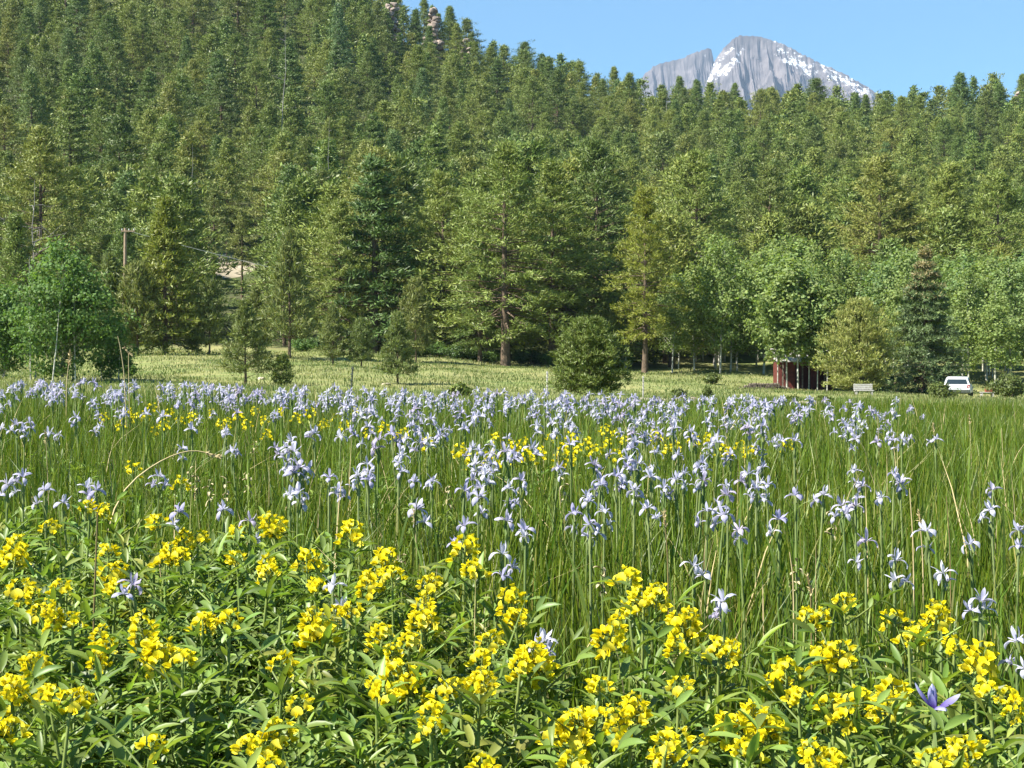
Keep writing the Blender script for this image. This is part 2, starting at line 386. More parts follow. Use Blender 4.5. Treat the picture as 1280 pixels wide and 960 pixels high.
# ------------------------------------------------------------------ the far peak
def value_noise(x, y, seed):
    r = np.random.default_rng(seed); T = r.random((64, 64))
    xi, yi = np.floor(x).astype(int), np.floor(y).astype(int); fx, fy = x - xi, y - yi
    fx, fy = fx * fx * (3 - 2 * fx), fy * fy * (3 - 2 * fy); q = lambda a, b: T[a % 64, b % 64]
    return (q(xi, yi) * (1 - fx) + q(xi + 1, yi) * fx) * (1 - fy) + (q(xi, yi + 1) * (1 - fx) + q(xi + 1, yi + 1) * fx) * fy
def fbm(x, y, seed, o=5, ridge=False):
    s, a = 0, .5
    for k in range(o):
        n = value_noise(x * 2 ** k, y * 2 ** k, seed + k)
        s = s + a * (1 - np.abs(2 * n - 1) if ridge else n); a *= .5
    return s

def mountain_mat():
    m, nt, nd, lk = new_mat('peak rock and snow')
    p = N(nt, 'ShaderNodeBsdfPrincipled'); o = N(nt, 'ShaderNodeOutputMaterial'); lk.new(p.outputs[0], o.inputs[0])
    p.inputs['Roughness'].default_value = .9; p.inputs['Specular IOR Level'].default_value = .1
    at_ = N(nt, 'ShaderNodeAttribute', attribute_name='pa'); sx = N(nt, 'ShaderNodeSeparateXYZ'); lk.new(at_.outputs['Vector'], sx.inputs[0])
    tc = N(nt, 'ShaderNodeTexCoord'); mp = N(nt, 'ShaderNodeMapping'); mp.inputs['Scale'].default_value = (.016, .016, .013); lk.new(tc.outputs['Object'], mp.inputs[0])
    n1 = N(nt, 'ShaderNodeTexNoise'); n1.inputs['Scale'].default_value = 1; n1.inputs['Detail'].default_value = 8; lk.new(mp.outputs[0], n1.inputs['Vector'])
    n2 = noise(nt, .030, 8, rough=.8)
    rock = ramp(nt, n1.outputs['Fac'], [(.3, (.08, .073, .077)), (.5, (.14, .125, .128)), (.7, (.215, .19, .187))])
    sn = math_(nt, 'ADD', sx.outputs[0], math_(nt, 'MULTIPLY', math_(nt, 'SUBTRACT', n2, .5), 3.4))
    sn = ramp(nt, sn, [(.62, (0, 0, 0)), (.71, (1, 1, 1))])
    lk.new(mixc(nt, sn, rock, (.86, .87, .88)), p.inputs['Base Color'])
    return m
M['peak'] = mountain_mat()

def mountain(prof, d, depth_f, depth_b, base, seed, snow=None, face=.75):
    xs = np.linspace(prof[0][0], prof[-1][0], 380); vs = np.concatenate([np.linspace(-1, 0, 150), np.linspace(.02, 1, 24)])
    top = np.interp(xs, [p[0] for p in prof], [p[1] for p in prof])
    PX, Vv = np.meshgrid(xs, vs, indexing='ij')
    ztop = CZ + (HY - top) / F * d
    X = (PX - 640) / F * d; Yw = d + np.where(Vv < 0, Vv * depth_f, Vv * depth_b)
    a = np.abs(Vv)
    fall = np.where(Vv < 0, 1 - a ** face, 1 - a ** .8)
    rid = fbm(PX / 26 + 9, Vv * 2.2 + 5, seed, 5, True) - .5
    rid2 = fbm(PX / 8 + Vv * 4, Vv * 13, seed + 20, 4, True) - .5
    env = np.sin(PI * np.clip(a, 0, 1)) ** .6
    Z = base + (ztop[:, None] - base) * fall + env * (rid * 420 + rid2 * 170)
    Z += (1 - np.clip(a * 30, 0, 1)) * (fbm(PX / 3, Vv * 0, seed + 40, 3) - .5) * 14
    Yw = Yw + env * (rid2 * 160)
    sc = np.zeros_like(Z) - .4
    if snow is not None:
        sy = HY - (Z - CZ) * F / Yw
        sxp = 640 + F * X / Yw
        for (x0, y0, x1, y1, wd, val) in snow:
            t = np.clip(((sxp - x0) * (x1 - x0) + (sy - y0) * (y1 - y0)) / ((x1 - x0) ** 2 + (y1 - y0) ** 2), 0, 1)
            dist = np.hypot(sxp - x0 - t * (x1 - x0), sy - y0 - t * (y1 - y0))
            sc = np.maximum(sc, val * .78 - dist / wd * .28)
    n = len(vs); g = Geo(); i = np.arange(len(xs) - 1)[:, None] * n; j = np.arange(n - 1)[None]
    g.add(np.stack([X, Yw, Z], -1).reshape(-1, 3), np.stack([i + j, i + n + j, i + n + j + 1, i + j + 1], -1).reshape(-1, 4), 0, np.stack([sc, 0 * sc, 0 * sc], -1).reshape(-1, 3))
    return g.mesh('mountain', M['peak'], False)
PROF = [(845, 175), (868, 140), (886, 95), (893, 76), (900, 66), (908, 57), (915, 50), (922, 46.5), (935, 46), (950, 48), (962, 51.5), (975, 56), (990, 63), (1005, 71), (1020, 79), (1035, 85), (1050, 92), (1065, 100), (1080, 108), (1095, 118), (1112, 132), (1150, 165), (1250, 230)]
SNOW = [(918, 50, 912, 66, 3, .75), (927, 62, 917, 78, 3.5, .9), (917, 78, 897, 96, 4.5, .95), (902, 72, 884, 95, 8, .72), (886, 96, 878, 112, 6, .6), (896, 84, 885, 104, 4, .95),
        (965, 54, 978, 68, 3.5, .75), (975, 62, 1000, 80, 6, .85), (985, 70, 1012, 92, 7, .9), (970, 70, 990, 84, 4, .75), (1000, 68, 1018, 80, 4, .6),
        (1030, 90, 1060, 104, 6, .85), (1045, 98, 1078, 112, 6, .9), (1022, 82, 1040, 90, 4, .65), (1065, 112, 1100, 122, 5, .8)]
PD = 6800.0
tag(link('mountain', mountain(PROF, PD, 1100, 900, 350, 3, SNOW)), kind='structure')
PROF2 = [(740, 150), (770, 120), (795, 112), (806, 92), (818, 83.5), (830, 79.5), (845, 76), (856, 73), (864, 68), (874, 65), (884, 61.5), (888, 63), (890, 72), (895, 100), (900, 135)]
tag(link('mountain', mountain(PROF2, PD + 900, 1000, 700, 350, 8, [(884, 66, 880, 72, 2, .7), (840, 84, 836, 90, 2, .55)])), kind='structure')

# ------------------------------------------------------------------ trees
def conifer(seed, h, R, cb, prof, nb, npt, nbl, bl, bw, up=.35, droop=.1, s0=.35, e0=-10, e1=45, clump=.16, limbs=True, gap=0.0, r0=None):
    r = np.random.default_rng(seed)
    t = (np.arange(nb) + r.random(nb)) / nb
    if prof == 'pond': rad = (.66 + .34 * np.sin(PI * np.clip(t * 1.0 + .10, 0, 1))) * np.clip(1 - t ** 2.3, .05, 1) ** .62
    elif prof == 'bulb': rad = np.sqrt(np.clip(1 - ((t - .33) / .70) ** 2, .03, 1))
    elif prof == 'round': rad = np.sqrt(np.clip(1 - ((t - .42) / .60) ** 2, .05, 1))
    elif prof == 'cone':
        t = np.clip((np.round(t * 13) + .10 * r.normal(size=nb)) / 13.5, 0, .995); rad = (1 - t) ** .82 + .03
    elif prof == 'taper': rad = (1 - t) ** .78 * (.80 + .20 * np.clip(t * 6, 0, 1)) + .035
    else: rad = (1 - t) ** .9 + .04
    rad = rad * R * (.72 + .42 * r.random(nb)) * np.where(r.random(nb) < gap, .45, 1)
    az = np.arange(nb) * 2.39996 + r.random(nb) * .9
    el = np.radians(e0 + (e1 - e0) * t + r.normal(0, 8, nb))
    z0 = h * (cb + (1 - cb) * t) * .985
    D = np.stack([np.cos(az) * np.cos(el), np.sin(az) * np.cos(el), np.sin(el)], -1)
    O = np.stack([0 * z0, 0 * z0, z0 - np.maximum(np.sin(el), 0) * rad * .55], -1)
    s = s0 + (1 - s0) * (np.arange(npt) + .5)[None] / npt * np.ones((nb, 1)); s = np.clip(s + r.normal(0, .05, s.shape), .05, 1.05)
    P = O[:, None] + D[:, None] * (rad[:, None] * s)[..., None]
    P[..., 2] -= droop * rad[:, None] * s ** 2
    side = np.stack([-np.sin(az), np.cos(az), 0 * az], -1)
    P += side[:, None] * (r.normal(0, .17, s.shape) * rad[:, None] * (s if prof != 'cone' else s * .8))[..., None]
    if prof == 'cone' or prof == 'taper':                      # a leader shoot at the tip
        tip = np.stack([r.normal(0, .05 * R, 6), r.normal(0, .05 * R, 6), h * np.linspace(.93, 1.0, 6)], -1)
    else: tip = np.stack([r.normal(0, .2 * R, 8), r.normal(0, .2 * R, 8), h * np.linspace(.92, 1.0, 8)], -1)
    C = np.concatenate([P.reshape(-1, 3), tip]); out = np.concatenate([np.repeat(D, npt, 0), np.tile([[0, 0, 1.]], (len(tip), 1))])
    n = len(C); Cb = np.repeat(C, nbl, 0) + r.normal(0, clump, (n * nbl, 3)) * np.array([1, 1, .6])
    Db = np.repeat(out, nbl, 0) * .6 + r.normal(0, .62, (n * nbl, 3)) + np.array([0, 0, up])
    rad_ = unit(Cb * np.array([1, 1, 0]) + 1e-6); off = (Cb - np.repeat(C, nbl, 0)) / clump
    Nr = rad_ * .75 + np.array([0, 0, .45]) + off * .38 + r.normal(0, .30, (n * nbl, 3))
    V, Fq = blades(Cb, Db, bl * (.65 + .6 * r.random(n * nbl)), bw * (.7 + .6 * r.random(n * nbl)), r, Nr)
    crown = Geo(); crown.add(V, Fq)
    tr = Geo(); k = 9; zz = np.linspace(-.25, h * .97, k); lean = np.cumsum(r.normal(0, .012, (k, 2)), 0) * h * .12; lean -= lean[0]
    rt = (r0 or h * .017) * (1 - np.clip(zz, 0, h) / h * .93); rt[0] *= 1.25
    Vt, Ft = tube(np.stack([lean[:, 0] * 0 + lean[:, 0], lean[:, 1], zz], -1), rt, 8); tr.add(Vt, Ft)
    if limbs:
        for q in range(0, nb):
            e = O[q] + D[q] * rad[q] * .9; e = e - np.array([0, 0, droop * rad[q] * .8])
            Vt, Ft = tube([O[q], (O[q] + e) / 2 + np.array([0, 0, droop * rad[q] * .15]), e], [rt[0] * .22 * (1 - t[q] * .7), rt[0] * .13 * (1 - t[q] * .7), rt[0] * .04], 3); tr.add(Vt, Ft)
    return crown, tr

def broadleaf(seed, h, R, cb, nc, nl, ls, spread=.36, shape=1.0, trunks=1, r0=.07):
    r = np.random.default_rng(seed)
    v = unit(r.normal(size=(nc, 3))) * (r.random(nc) ** .42)[:, None]
    t = (v[:, 2] + 1) / 2; wdt = np.where(t < .5, .75 + .5 * t, 1.0 - .55 * (t - .5) * 2 * shape)
    aa = np.arctan2(v[:, 1], v[:, 0]); p1, p2 = r.random(2) * 6.28
    wdt = wdt * (.88 + .22 * np.sin(2 * aa + p1 + 3 * t) + .16 * np.sin(3 * aa + p2 - 5 * t)) * r.uniform(.8, 1.2, nc)
    C = np.stack([v[:, 0] * R * wdt, v[:, 1] * R * wdt, h * (cb + (1 - cb) * t)], -1)
    n = nc * nl; sp_k = np.repeat(r.uniform(.55, 1.25, nc), nl)[:, None] * spread; Cl = np.repeat(C, nl, 0) + r.normal(0, 1, (n, 3)) * sp_k * np.array([1, 1, .75])
    cen = np.array([0, 0, h * (cb + .45 * (1 - cb))])
    Nr = unit((Cl - cen) / np.array([R, R, h * .5])) * .7 + (Cl - np.repeat(C, nl, 0)) / spread * .42 + np.array([0, 0, .3]) + r.normal(0, .4, (n, 3))
    V, Fq = blades(Cl, r.normal(size=(n, 3)) + np.array([0, 0, -.2]), ls * (.7 + .6 * r.random(n)), ls * .85 * (.7 + .6 * r.random(n)), r, Nr)
    crown = Geo(); crown.add(V, Fq)
    tr = Geo()
    for k in range(trunks):
        b = r.normal(0, .35 * R * (trunks > 1), 2); e = b + r.normal(0, .12 * R * (1 if trunks > 1 else .7), 2); m_ = 7
        zz = np.linspace(-.25, h * (.9 if k == 0 else .75), m_); f = np.linspace(0, 1, m_)[:, None]
        pts = np.concatenate([b[None] * (1 - f) + e[None] * f + r.normal(0, .03, (m_, 2)) * f * 2, zz[:, None]], 1)
        Vt, Ft = tube(pts, r0 * (1 - .85 * f[:, 0]), 7); tr.add(Vt, Ft)
    for c in C[r.permutation(nc)[: 26 * trunks]]:
        zb = max(h * cb * .9, c[2] - R * .6); Vt, Ft = tube([(0, 0, zb), (c[0] * .55, c[1] * .55, (zb + c[2]) / 2 + .1), c], [r0 * .3, r0 * .18, r0 * .06], 3); tr.add(Vt, Ft)
    return crown, tr

TREES = []   # records for labels: (object, px, py, species, prefix)
def plant_tree(name, meshes, x, y, sc, label=None, cat='tree', group=None, rz=None, rec=None, sxy=1.0, z=None):
    o = bpy.data.objects.new(name, None); COL.objects.link(o)
    o.location = (x, y, gz(x, y) if z is None else z); o.rotation_euler = (0, 0, random.random() * 6.28 if rz is None else rz); o.scale = (sc * sxy, sc * sxy, sc)
    link('trunk', meshes[1], o); link('crown', meshes[0], o)
    for extra in meshes[2:]: link(extra[0], extra[1], o)
    tag(o, label, cat, group)
    return o
def tree_meshes(pair, cm, tm='bark'): return (pair[0].mesh('crown', M[cm]), pair[1].mesh('trunk', M[tm], True))

# ---- trees one can point to
def hero(name, pair, cm, px, ytop, d, label, h, tm='bark', group=None, sxy=1.0, rz=None, dz=0.0):
    """scaled so that its top meets row ytop"""
    x, y, z = on_ground(px, d); ht = at(px, ytop, d)[2] - z
    ms = pair if isinstance(pair[0], bpy.types.Mesh) else tree_meshes(pair, cm, tm)
    return plant_tree(name, ms, x, y, ht / h, label, 'tree', group, rz, sxy=sxy, z=z)

HERO = []   # (px, d, radius) kept clear by the forest fill
def H(name, pair, cm, px, ytop, d, label, h, clear=2.5, **k):
    HERO.append((px, d, clear)); return hero(name, pair, cm, px, ytop, d, label, h, **k)

H('pine_tree', conifer(101, 17, 5.4, .20, 'pond', 110, 7, 26, .36, .066, clump=.2, gap=.3, e0=-14, e1=40, droop=.12, s0=.5), 'pond', 52, 158, 150, 'broad old pine with bare grey limbs, behind the leafy aspens at the left', 17, 4)
H('dead_branches', None, None, 0, 0, 1, '', 1) if False else None
H('fir_tree', conifer(102, 12, 3.6, .08, 'taper', 130, 8, 13, .40, .10, e0=-5, e1=45, clump=.13), 'olive_fir', 207, 248, 122, 'yellow-green fir standing just right of the utility pole', 12, 3)
H('aspen_tree', broadleaf(103, 7.2, 3.3, .04, 330, 44, .17, .30, .8, 4, .042), 'aspen_near', 78, 303, 76, 'bright green many-stemmed aspen clump at the meadow edge, pale trunk showing', 7.2, 4, tm='white_bark')
H('aspen_tree', broadleaf(104, 6, 2.3, .04, 200, 42, .17, .30, .8, 3, .05), 'aspen_near', 5, 352, 80, 'smaller aspen clump cut off by the left edge of the view', 6, 3, tm='white_bark')
H('aspen_tree', broadleaf(105, 4, 1.5, .03, 110, 40, .16, .28, .8, 2, .04), 'aspen_near', 138, 395, 78, 'low aspen on the right flank of the leafy clump', 4, 2, tm='white_bark')
yp = conifer(106, 4.6, 1.75, .17, 'taper', 64, 7, 14, .28, .05, up=.55, e0=10, e1=55, clump=.09)
H('young_pine', yp, 'young', 307, 378, 80, 'young open pine with a dark trunk in the pale lawn, nearest at left', 4.6, 2, sxy=1.05)
H('young_pine', conifer(107, 1.7, .85, .06, 'round', 40, 5, 12, .2, .05, up=.6, e0=10, e1=60, clump=.07), 'bush_pine', 353, 446, 80, 'knee-high dark pine beside the young open pine', 1.7, 2)
yp2 = tree_meshes(conifer(108, 3.8, 1.35, .15, 'taper', 56, 7, 14, .27, .052, up=.55, e0=10, e1=55, clump=.09), 'young')
yp3 = tree_meshes(conifer(109, 3.8, 1.2, .16, 'round', 56, 7, 14, .27, .052, up=.55, e0=10, e1=55, clump=.09), 'young')
for px, yt, d, ms, sx, lab in [
    (497, 393, 90, yp2, 1.0, 'young pine casting a dark shadow to its right, farthest out on the lawn'),
    (452, 400, 112, yp3, 1.0, 'small pale young pine between two others at the lawn edge'),
    (416, 384, 112, yp2, .95, 'small young pine left of the pale one at the lawn edge'),
    (362, 292, 122, yp, .8, 'tall slim young pine behind the young open pine'),
    (262, 352, 122, yp3, .8, 'soft young pine under the gap with the cable'),
    (320, 362, 124, yp2, .8, 'soft young pine behind the top of the young open pine'),
    (520, 352, 128, yp3, .75, 'dark young pine in the shade gap at the forest foot'),
    (138, 322, 121, yp2, .9, 'young pine in front of the utility pole, left of its foot'), (172, 332, 120, yp3, .9, 'young pine at the foot of the utility pole, against the yellow-green fir'),
    (240, 400, 124, yp2, .8, 'short young pine at the right foot of the yellow-green fir')]:
    H('young_pine', ms if isinstance(ms[0], bpy.types.Mesh) else tree_meshes(ms, 'young'), None, px, yt, d, lab, 4.6 if ms is yp else 3.8, 2, sxy=sx)
bp = conifer(110, 3.3, 1.65, .19, 'bulb', 150, 7, 22, .19, .038, up=.5, e0=-4, e1=62, droop=0, clump=.07, r0=.09)
H('pine_tree', bp, 'bush_pine', 735, 403, 42, 'round bushy dark green pine at the far edge of the iris field', 3.3, 3, sxy=1.0)
big1 = tree_meshes(conifer(111, 18, 5.2, .20, 'pond', 125, 7, 28, .36, .066, clump=.2, gap=.15, e0=-12, e1=42, s0=.45), 'pond')
big2 = tree_meshes(conifer(112, 18, 4.9, .16, 'pond', 125, 7, 28, .36, .066, clump=.2, gap=.2, e0=-16, e1=40, s0=.45), 'pond')
big3 = tree_meshes(conifer(113, 18, 5.5, .12, 'pond', 130, 7, 28, .36, .066, clump=.2, gap=.1, e0=-10, e1=48, s0=.45), 'pond')
for px, yt, d, ms, sx, lab in [
    (632, 178, 134, big1, 1.20, 'big ponderosa with a long pale trunk reaching the middle of the lawn edge'),
    (600, 300, 136, big2, 1.02, 'shorter ponderosa with a dark trunk close left of the pale-trunked one'),
    (553, 215, 146, big3, 1.14, 'dense ponderosa left of the pale-trunked pair'),
    (470, 185, 150, big3, 1.20, 'wide dark ponderosa above the small pale young pine'),
    (425, 250, 142, big2, 1.08, 'ponderosa at the end of the pale cable'),
    (690, 200, 140, big2, 1.14, 'tall ponderosa right behind the round bushy pine, its left side'),
    (745, 175, 156, big3, 1.14, 'dense dark ponderosa straight above the round bushy pine'),
    (870, 190, 160, big1, 1.14, 'dark ponderosa between the golden pine and the grey branches'),
    (960, 205, 172, big3, 1.14, 'broad ponderosa behind the tallest silvery aspen'),
    (1100, 195, 178, big3, 1.26, 'wide dark ponderosa above the olive juniper'),
    (1185, 205, 176, big2, 1.20, 'ponderosa above the brown-topped spruce'),
    (1245, 215, 172, big1, 1.20, 'ponderosa above the aspens at the right edge')]:
    H('pine_tree', ms, None, px, yt, d, lab, 18, 3, sxy=sx)
gp = tree_meshes(conifer(117, 13, 2.6, .42, 'pond', 50, 6, 18, .34, .066, gap=.2, e0=-12, e1=40, s0=.4, clump=.18), 'pond')
for px, yt, d, lab in [(268, 236, 188, 'high-crowned pine showing its bare trunk in the gap crossed by the cable'), (303, 262, 178, 'dark-stemmed pine right of the gap crossed by the cable'), (284, 285, 205, 'small far pine in the middle of the gap crossed by the cable')]:
    H('pine_tree', gp, None, px, yt, d, lab, 13, 2)
H('pine_tree', conifer(114, 16, 3.9, .20, 'pond', 105, 7, 22, .36, .066, clump=.18, gap=.38, e0=-10, e1=40, s0=.4), 'gold_pine', 806, 234, 130, 'golden green pine with a red-brown trunk, the yellowest in the forest', 16, 3)
# spruce with a browned top
sc_, st_ = conifer(115, 10.6, 3.7, .04, 'cone', 260, 9, 17, .30, .066, up=-.02, e0=-6, e1=34, droop=.22, s0=.25, clump=.075)
V, Fs, Ms, A = sc_.raw(); ff = Fs[0]; zc = V[ff].mean(1)[:, 2]; rr = np.random.default_rng(4).random(len(ff)); top = rr < np.clip((zc - 6.6) / 3.6, 0, .72)
gl, gt = Geo(), Geo(); gl.add(V[ff[~top]].reshape(-1, 3), np.arange(4 * (~top).sum()).reshape(-1, 4)); gt.add(V[ff[top]].reshape(-1, 3), np.arange(4 * top.sum()).reshape(-1, 4))
HERO.append((1156, 112, 3))
sp_ = plant_tree('spruce_tree', (gl.mesh('crown', M['spruce']), st_.mesh('trunk', M['bark'], True), ('treetop', gt.mesh('treetop', M['spruce_top']))), *on_ground(1156, 112)[:2], (at(1156, 309, 112)[2] - on_ground(1156, 112)[2]) / 10.6, 'conical spruce with a browned top, left of the white car')
H('juniper_tree', conifer(116, 6.3, 3.1, .06, 'round', 170, 8, 14, .32, .07, up=.7, e0=5, e1=65, droop=0, clump=.13), 'juniper', 1074, 380, 108, 'olive yellow juniper bush-tree behind the pale bench', 6.3, 3, tm='bark')

# ---- aspens
asp = [tree_meshes(broadleaf(130 + k, 10, 1.9 + .3 * (k % 3), .20 - .06 * (k % 2), 90, 52, .20, .34, .9, 1, .085), 'aspen', 'white_bark') for k in range(5)]
aspens = []
for k in range(500):
    if len(aspens) >= 58: break
    px, d = random.uniform(862, 1300), random.uniform(119, 160)
    if d < 132 and (px < 985 or 1035 < px < 1125 or 1148 < px < 1190): continue
    if d < 122 and not (960 < px < 1060 or px > 1215): continue
    if any(math.hypot((px - q) / F * d, d - e) < 2.1 for q, e in aspens): continue
    aspens.append((px, d))
FRONT = [(998, 113.6), (1011, 115), (1022, 114), (1034, 113), (984, 115.5), (972, 114)]
asp_bare = tree_meshes(broadleaf(140, 10, 2.1, .24, 95, 40, .24, .30, .9, 1, .06), 'aspen', 'white_bark')
aspens += FRONT + [(782, 142), (765, 150), (848, 140), (840, 134), (868, 136), (716, 150)]
for k, (px, d) in enumerate(aspens):
    base = pix(on_ground(px, d))[1]
    yt = (285 if 890 < px < 1010 else 306) + random.uniform(-8, 40) + (18 if d < 130 else 0)
    if px < 800: yt = random.uniform(328, 352)
    elif px < 880: yt = random.uniform(320, 350)
    o = hero('aspen_tree', asp_bare if (px, d) in FRONT else asp[k % 5], None, px, yt, d, '', 10, group='white-trunked aspens along the foot of the slope', sxy=random.uniform(.95, 1.25))
    TREES.append((o, px, (base + yt) / 2, 'aspen', random.choice(['slim white-trunked aspen', 'light green aspen'])))

# ---- the forest
FH = {'pond': [], 'fir': []}
for k in range(5):
    FH['pond'].append(tree_meshes(conifer(200 + k, 13, 5.0 + .5 * (k % 3), .08 + .04 * (k % 3), ('pond', 'taper', 'pond')[k % 3], 90, 6, 22, .42, .090, clump=.26, gap=.15, e0=-10, e1=45, s0=.35), 'pond'))
    FH['fir'].append(tree_meshes(conifer(220 + k, 13, 3.3 + .4 * (k % 3), .05, ('taper', 'cone', 'taper')[k % 3], 95, 6, 20, .40, .085, clump=.22, e0=-8, e1=40, s0=.3, droop=.12), 'fir'))
low = {'pond': [], 'fir': []}
for k in range(5):
    c, t = conifer(240 + k, 13, 5.0 + .5 * (k % 3), .08, ('pond', 'taper', 'pond')[k % 3], 54, 4, 11, .64, .23, clump=.34, gap=.15, e0=-10, e1=45, s0=.4, limbs=False); low['pond'].append((c.raw(), t.raw()))
    c, t = conifer(260 + k, 13, 3.3 + .4 * (k % 3), .04, ('taper', 'cone', 'taper')[k % 3], 58, 4, 11, .60, .21, clump=.3, e0=-8, e1=40, s0=.3, limbs=False, droop=.12); low['fir'].append((c.raw(), t.raw()))

fr = np.random.default_rng(77)
cand, cell = [], {}
def clash(x, y, s):
    ci, cj = int(x // 8), int(y // 8)
    for a in (-1, 0, 1):
        for b in (-1, 0, 1):
            for (qx, qy, qs) in cell.get((ci + a, cj + b), ()):
                if (qx - x) ** 2 + (qy - y) ** 2 < max(s, qs) ** 2: return True
    return False
for k in range(26000):
    d = math.sqrt(fr.uniform(140 ** 2, 482 ** 2)); hw = .337 * d + 14
    x = fr.uniform(-hw, hw); px = 640 + F * x / d
    if px > 840 and d < 163: continue
    gy = pix((x, d, gz(x, d)))[1]
    if 240 < px < 348 and 296 < gy < 470: continue      # the gap with the cable
    if 538 < px < 560 and gy < 60 or 588 > px > 570 and 40 < gy < 75: continue       # bare outcrops on the ridge
    if any(abs(d - e) < c * 1.2 and abs(x - (q - 640) / F * e) < c for q, e, c in HERO): continue
    s = fr.uniform(5.2, 8.2)
    if clash(x, d, s): continue
    cell.setdefault((int(x // 8), int(d // 8)), []).append((x, d, s))
    up = (d - 150) / 300; left = px < 600
    sp = 'fir' if fr.random() < (.24 + .16 * up if left else .16 + .14 * up) else 'pond'
    hgt = fr.uniform(9.5, 16.0) * (1.0 if d < 330 else .92) * (1.08 if sp == 'fir' else 1.0)
    q_ = fr.random(); hgt *= .62 if q_ < .18 else 1.22 if q_ > .90 else 1.0
    big = d < 215 and px > 380 and sp == 'pond'; hgt *= 1.15 if big else 1.0
    cand.append(dict(x=x, y=d, px=px, gy=gy, h=hgt, sp=sp, k=int(fr.integers(5)), rz=fr.uniform(0, 6.28), sx=fr.uniform(.95, 1.35) * (1.18 if big else 1.0), tint=fr.random()))
buf = np.full(1280, 470.0)
for c in sorted(cand, key=lambda c: c['y']):
    hw = c['h'] * .29 * c['sx'] / c['y'] * F; yt = c['gy'] - c['h'] / c['y'] * F
    a, b = int(max(0, c['px'] - hw)), int(min(1280, c['px'] + hw)); c['vis'] = 0.0; c['yt'] = yt
    if b > a:
        xx = (np.arange(a, b) - c['px']) / hw; top = np.maximum(yt + (c['h'] / c['y'] * F) * .45 * np.abs(xx), 0)
        c['vis'] = float(np.maximum(buf[a:b] - top, 0).sum()); buf[a:b] = np.minimum(buf[a:b], top)
order = sorted(cand, key=lambda c: -c['vis'])
ADJ = {'pond': ['olive green pine', 'dark full-crowned pine'], 'fir': ['slender green fir', 'bluish green fir']}
wood = Geo()
for n, c in enumerate(order):
    sc = c['h'] / 13.0
    if n < 296:
        o = plant_tree('pine_tree' if c['sp'] == 'pond' else 'fir_tree', FH[c['sp']][c['k']], c['x'], c['y'], sc, None, 'tree', 'conifers of the hillside forest', c['rz'], sxy=c['sx'])
        TREES.append((o, c['px'], max(8, c['yt'] + 10), c['sp'], ADJ[c['sp']][n % 2] if False else {'pond': 'pine', 'fir': 'slender fir'}[c['sp']]))
    else:
        cr, tr = low[c['sp']][c['k']]; Mx = rotz(c['rz']) @ np.diag([c['sx'], c['sx'], 1.0]); p = (c['x'], c['y'], gz(c['x'], c['y']))
        b0 = len(wood.M); wood.add_geo(cr, Mx, p, sc, c['tint'])
        if c['sp'] == 'fir':
            for q in range(b0, len(wood.M)): wood.M[q] = np.full_like(wood.M[q], 1)
        b0 = len(wood.M); wood.add_geo(tr, Mx, p, sc, c['tint'])
        for q in range(b0, len(wood.M)): wood.M[q] = np.full_like(wood.M[q], 2)
print('forest', len(cand), 'visible', sum(c['vis'] > 20 for c in cand))
tag(link('forest', wood.mesh('forest', [M['pond'], M['fir'], M['bark']])), 'far conifers closing the slope up to the ridge', 'forest', kind='stuff')

# ---- dead trees
def snag(seed, h, nb, r0, spread=1.0, fork=False):
    r = np.random.default_rng(seed); g = Geo(); zz = np.linspace(-.2, h, 8); xy = np.cumsum(r.normal(0, .015 * h, (8, 2)), 0) * .5; xy -= xy[0]
    V, Fq = tube(np.concatenate([xy, zz[:, None]], 1), r0 * (1 - .9 * np.linspace(0, 1, 8)), 7); g.add(V, Fq)
    for k in range(nb):
        t = r.uniform(.35, .97); a = r.uniform(0, 6.28); L = spread * h * .16 * (1.15 - t) * r.uniform(.6, 1.5); z = h * t
        b = np.array([np.interp(z, zz, xy[:, 0]), np.interp(z, zz, xy[:, 1]), z]); e = b + np.array([math.cos(a) * L, math.sin(a) * L, L * r.uniform(-.2, .7)])
        m_ = (b + e) / 2 + r.normal(0, .08 * L, 3); V, Fq = tube([b, m_, e], [r0 * .28, r0 * .2, r0 * .06], 4); g.add(V, Fq)
        for q in range(2):
            f = e + (m_ - e) * r.random() ; V, Fq = tube([f, f + r.normal(0, .3 * L, 3)], [r0 * .12, r0 * .05], 3); g.add(V, Fq)
    return g.mesh('trunk', M['deadwood'], True)
def dead(px, ytop, ybase, d, nb, r0, label, spread=1.0, seed=1):
    x = (px - 640) / F * d; z = gz(x, d); h = at(px, ytop, d)[2] - z
    o = link('dead_tree', snag(seed, h, nb, r0, spread), None, (x, d, z)); tag(o, label, 'dead tree'); return o
dead(350, 22, 0, 262, 10, .12, 'tall bare grey snag standing out of the left slope', .7, 31)
dead(243, 180, 0, 190, 6, .08, 'thin bare grey trunk above the yellow-green fir', .6, 32)
dead(411, 145, 0, 210, 6, .08, 'thin pale dead trunk right of the tall snag', .5, 33)
dead(893, 302, 0, 150, 46, .2, 'pale dead tree with bare twisted branches above the aspens', 2.2, 34)
dead(40, 225, 0, 145, 20, .13, 'grey dead pine with curling bare limbs at the left', 2.4, 35)
dead(832, 120, 0, 395, 10, .2, 'small bleached snag near the ridge left of the peak', .6, 36)

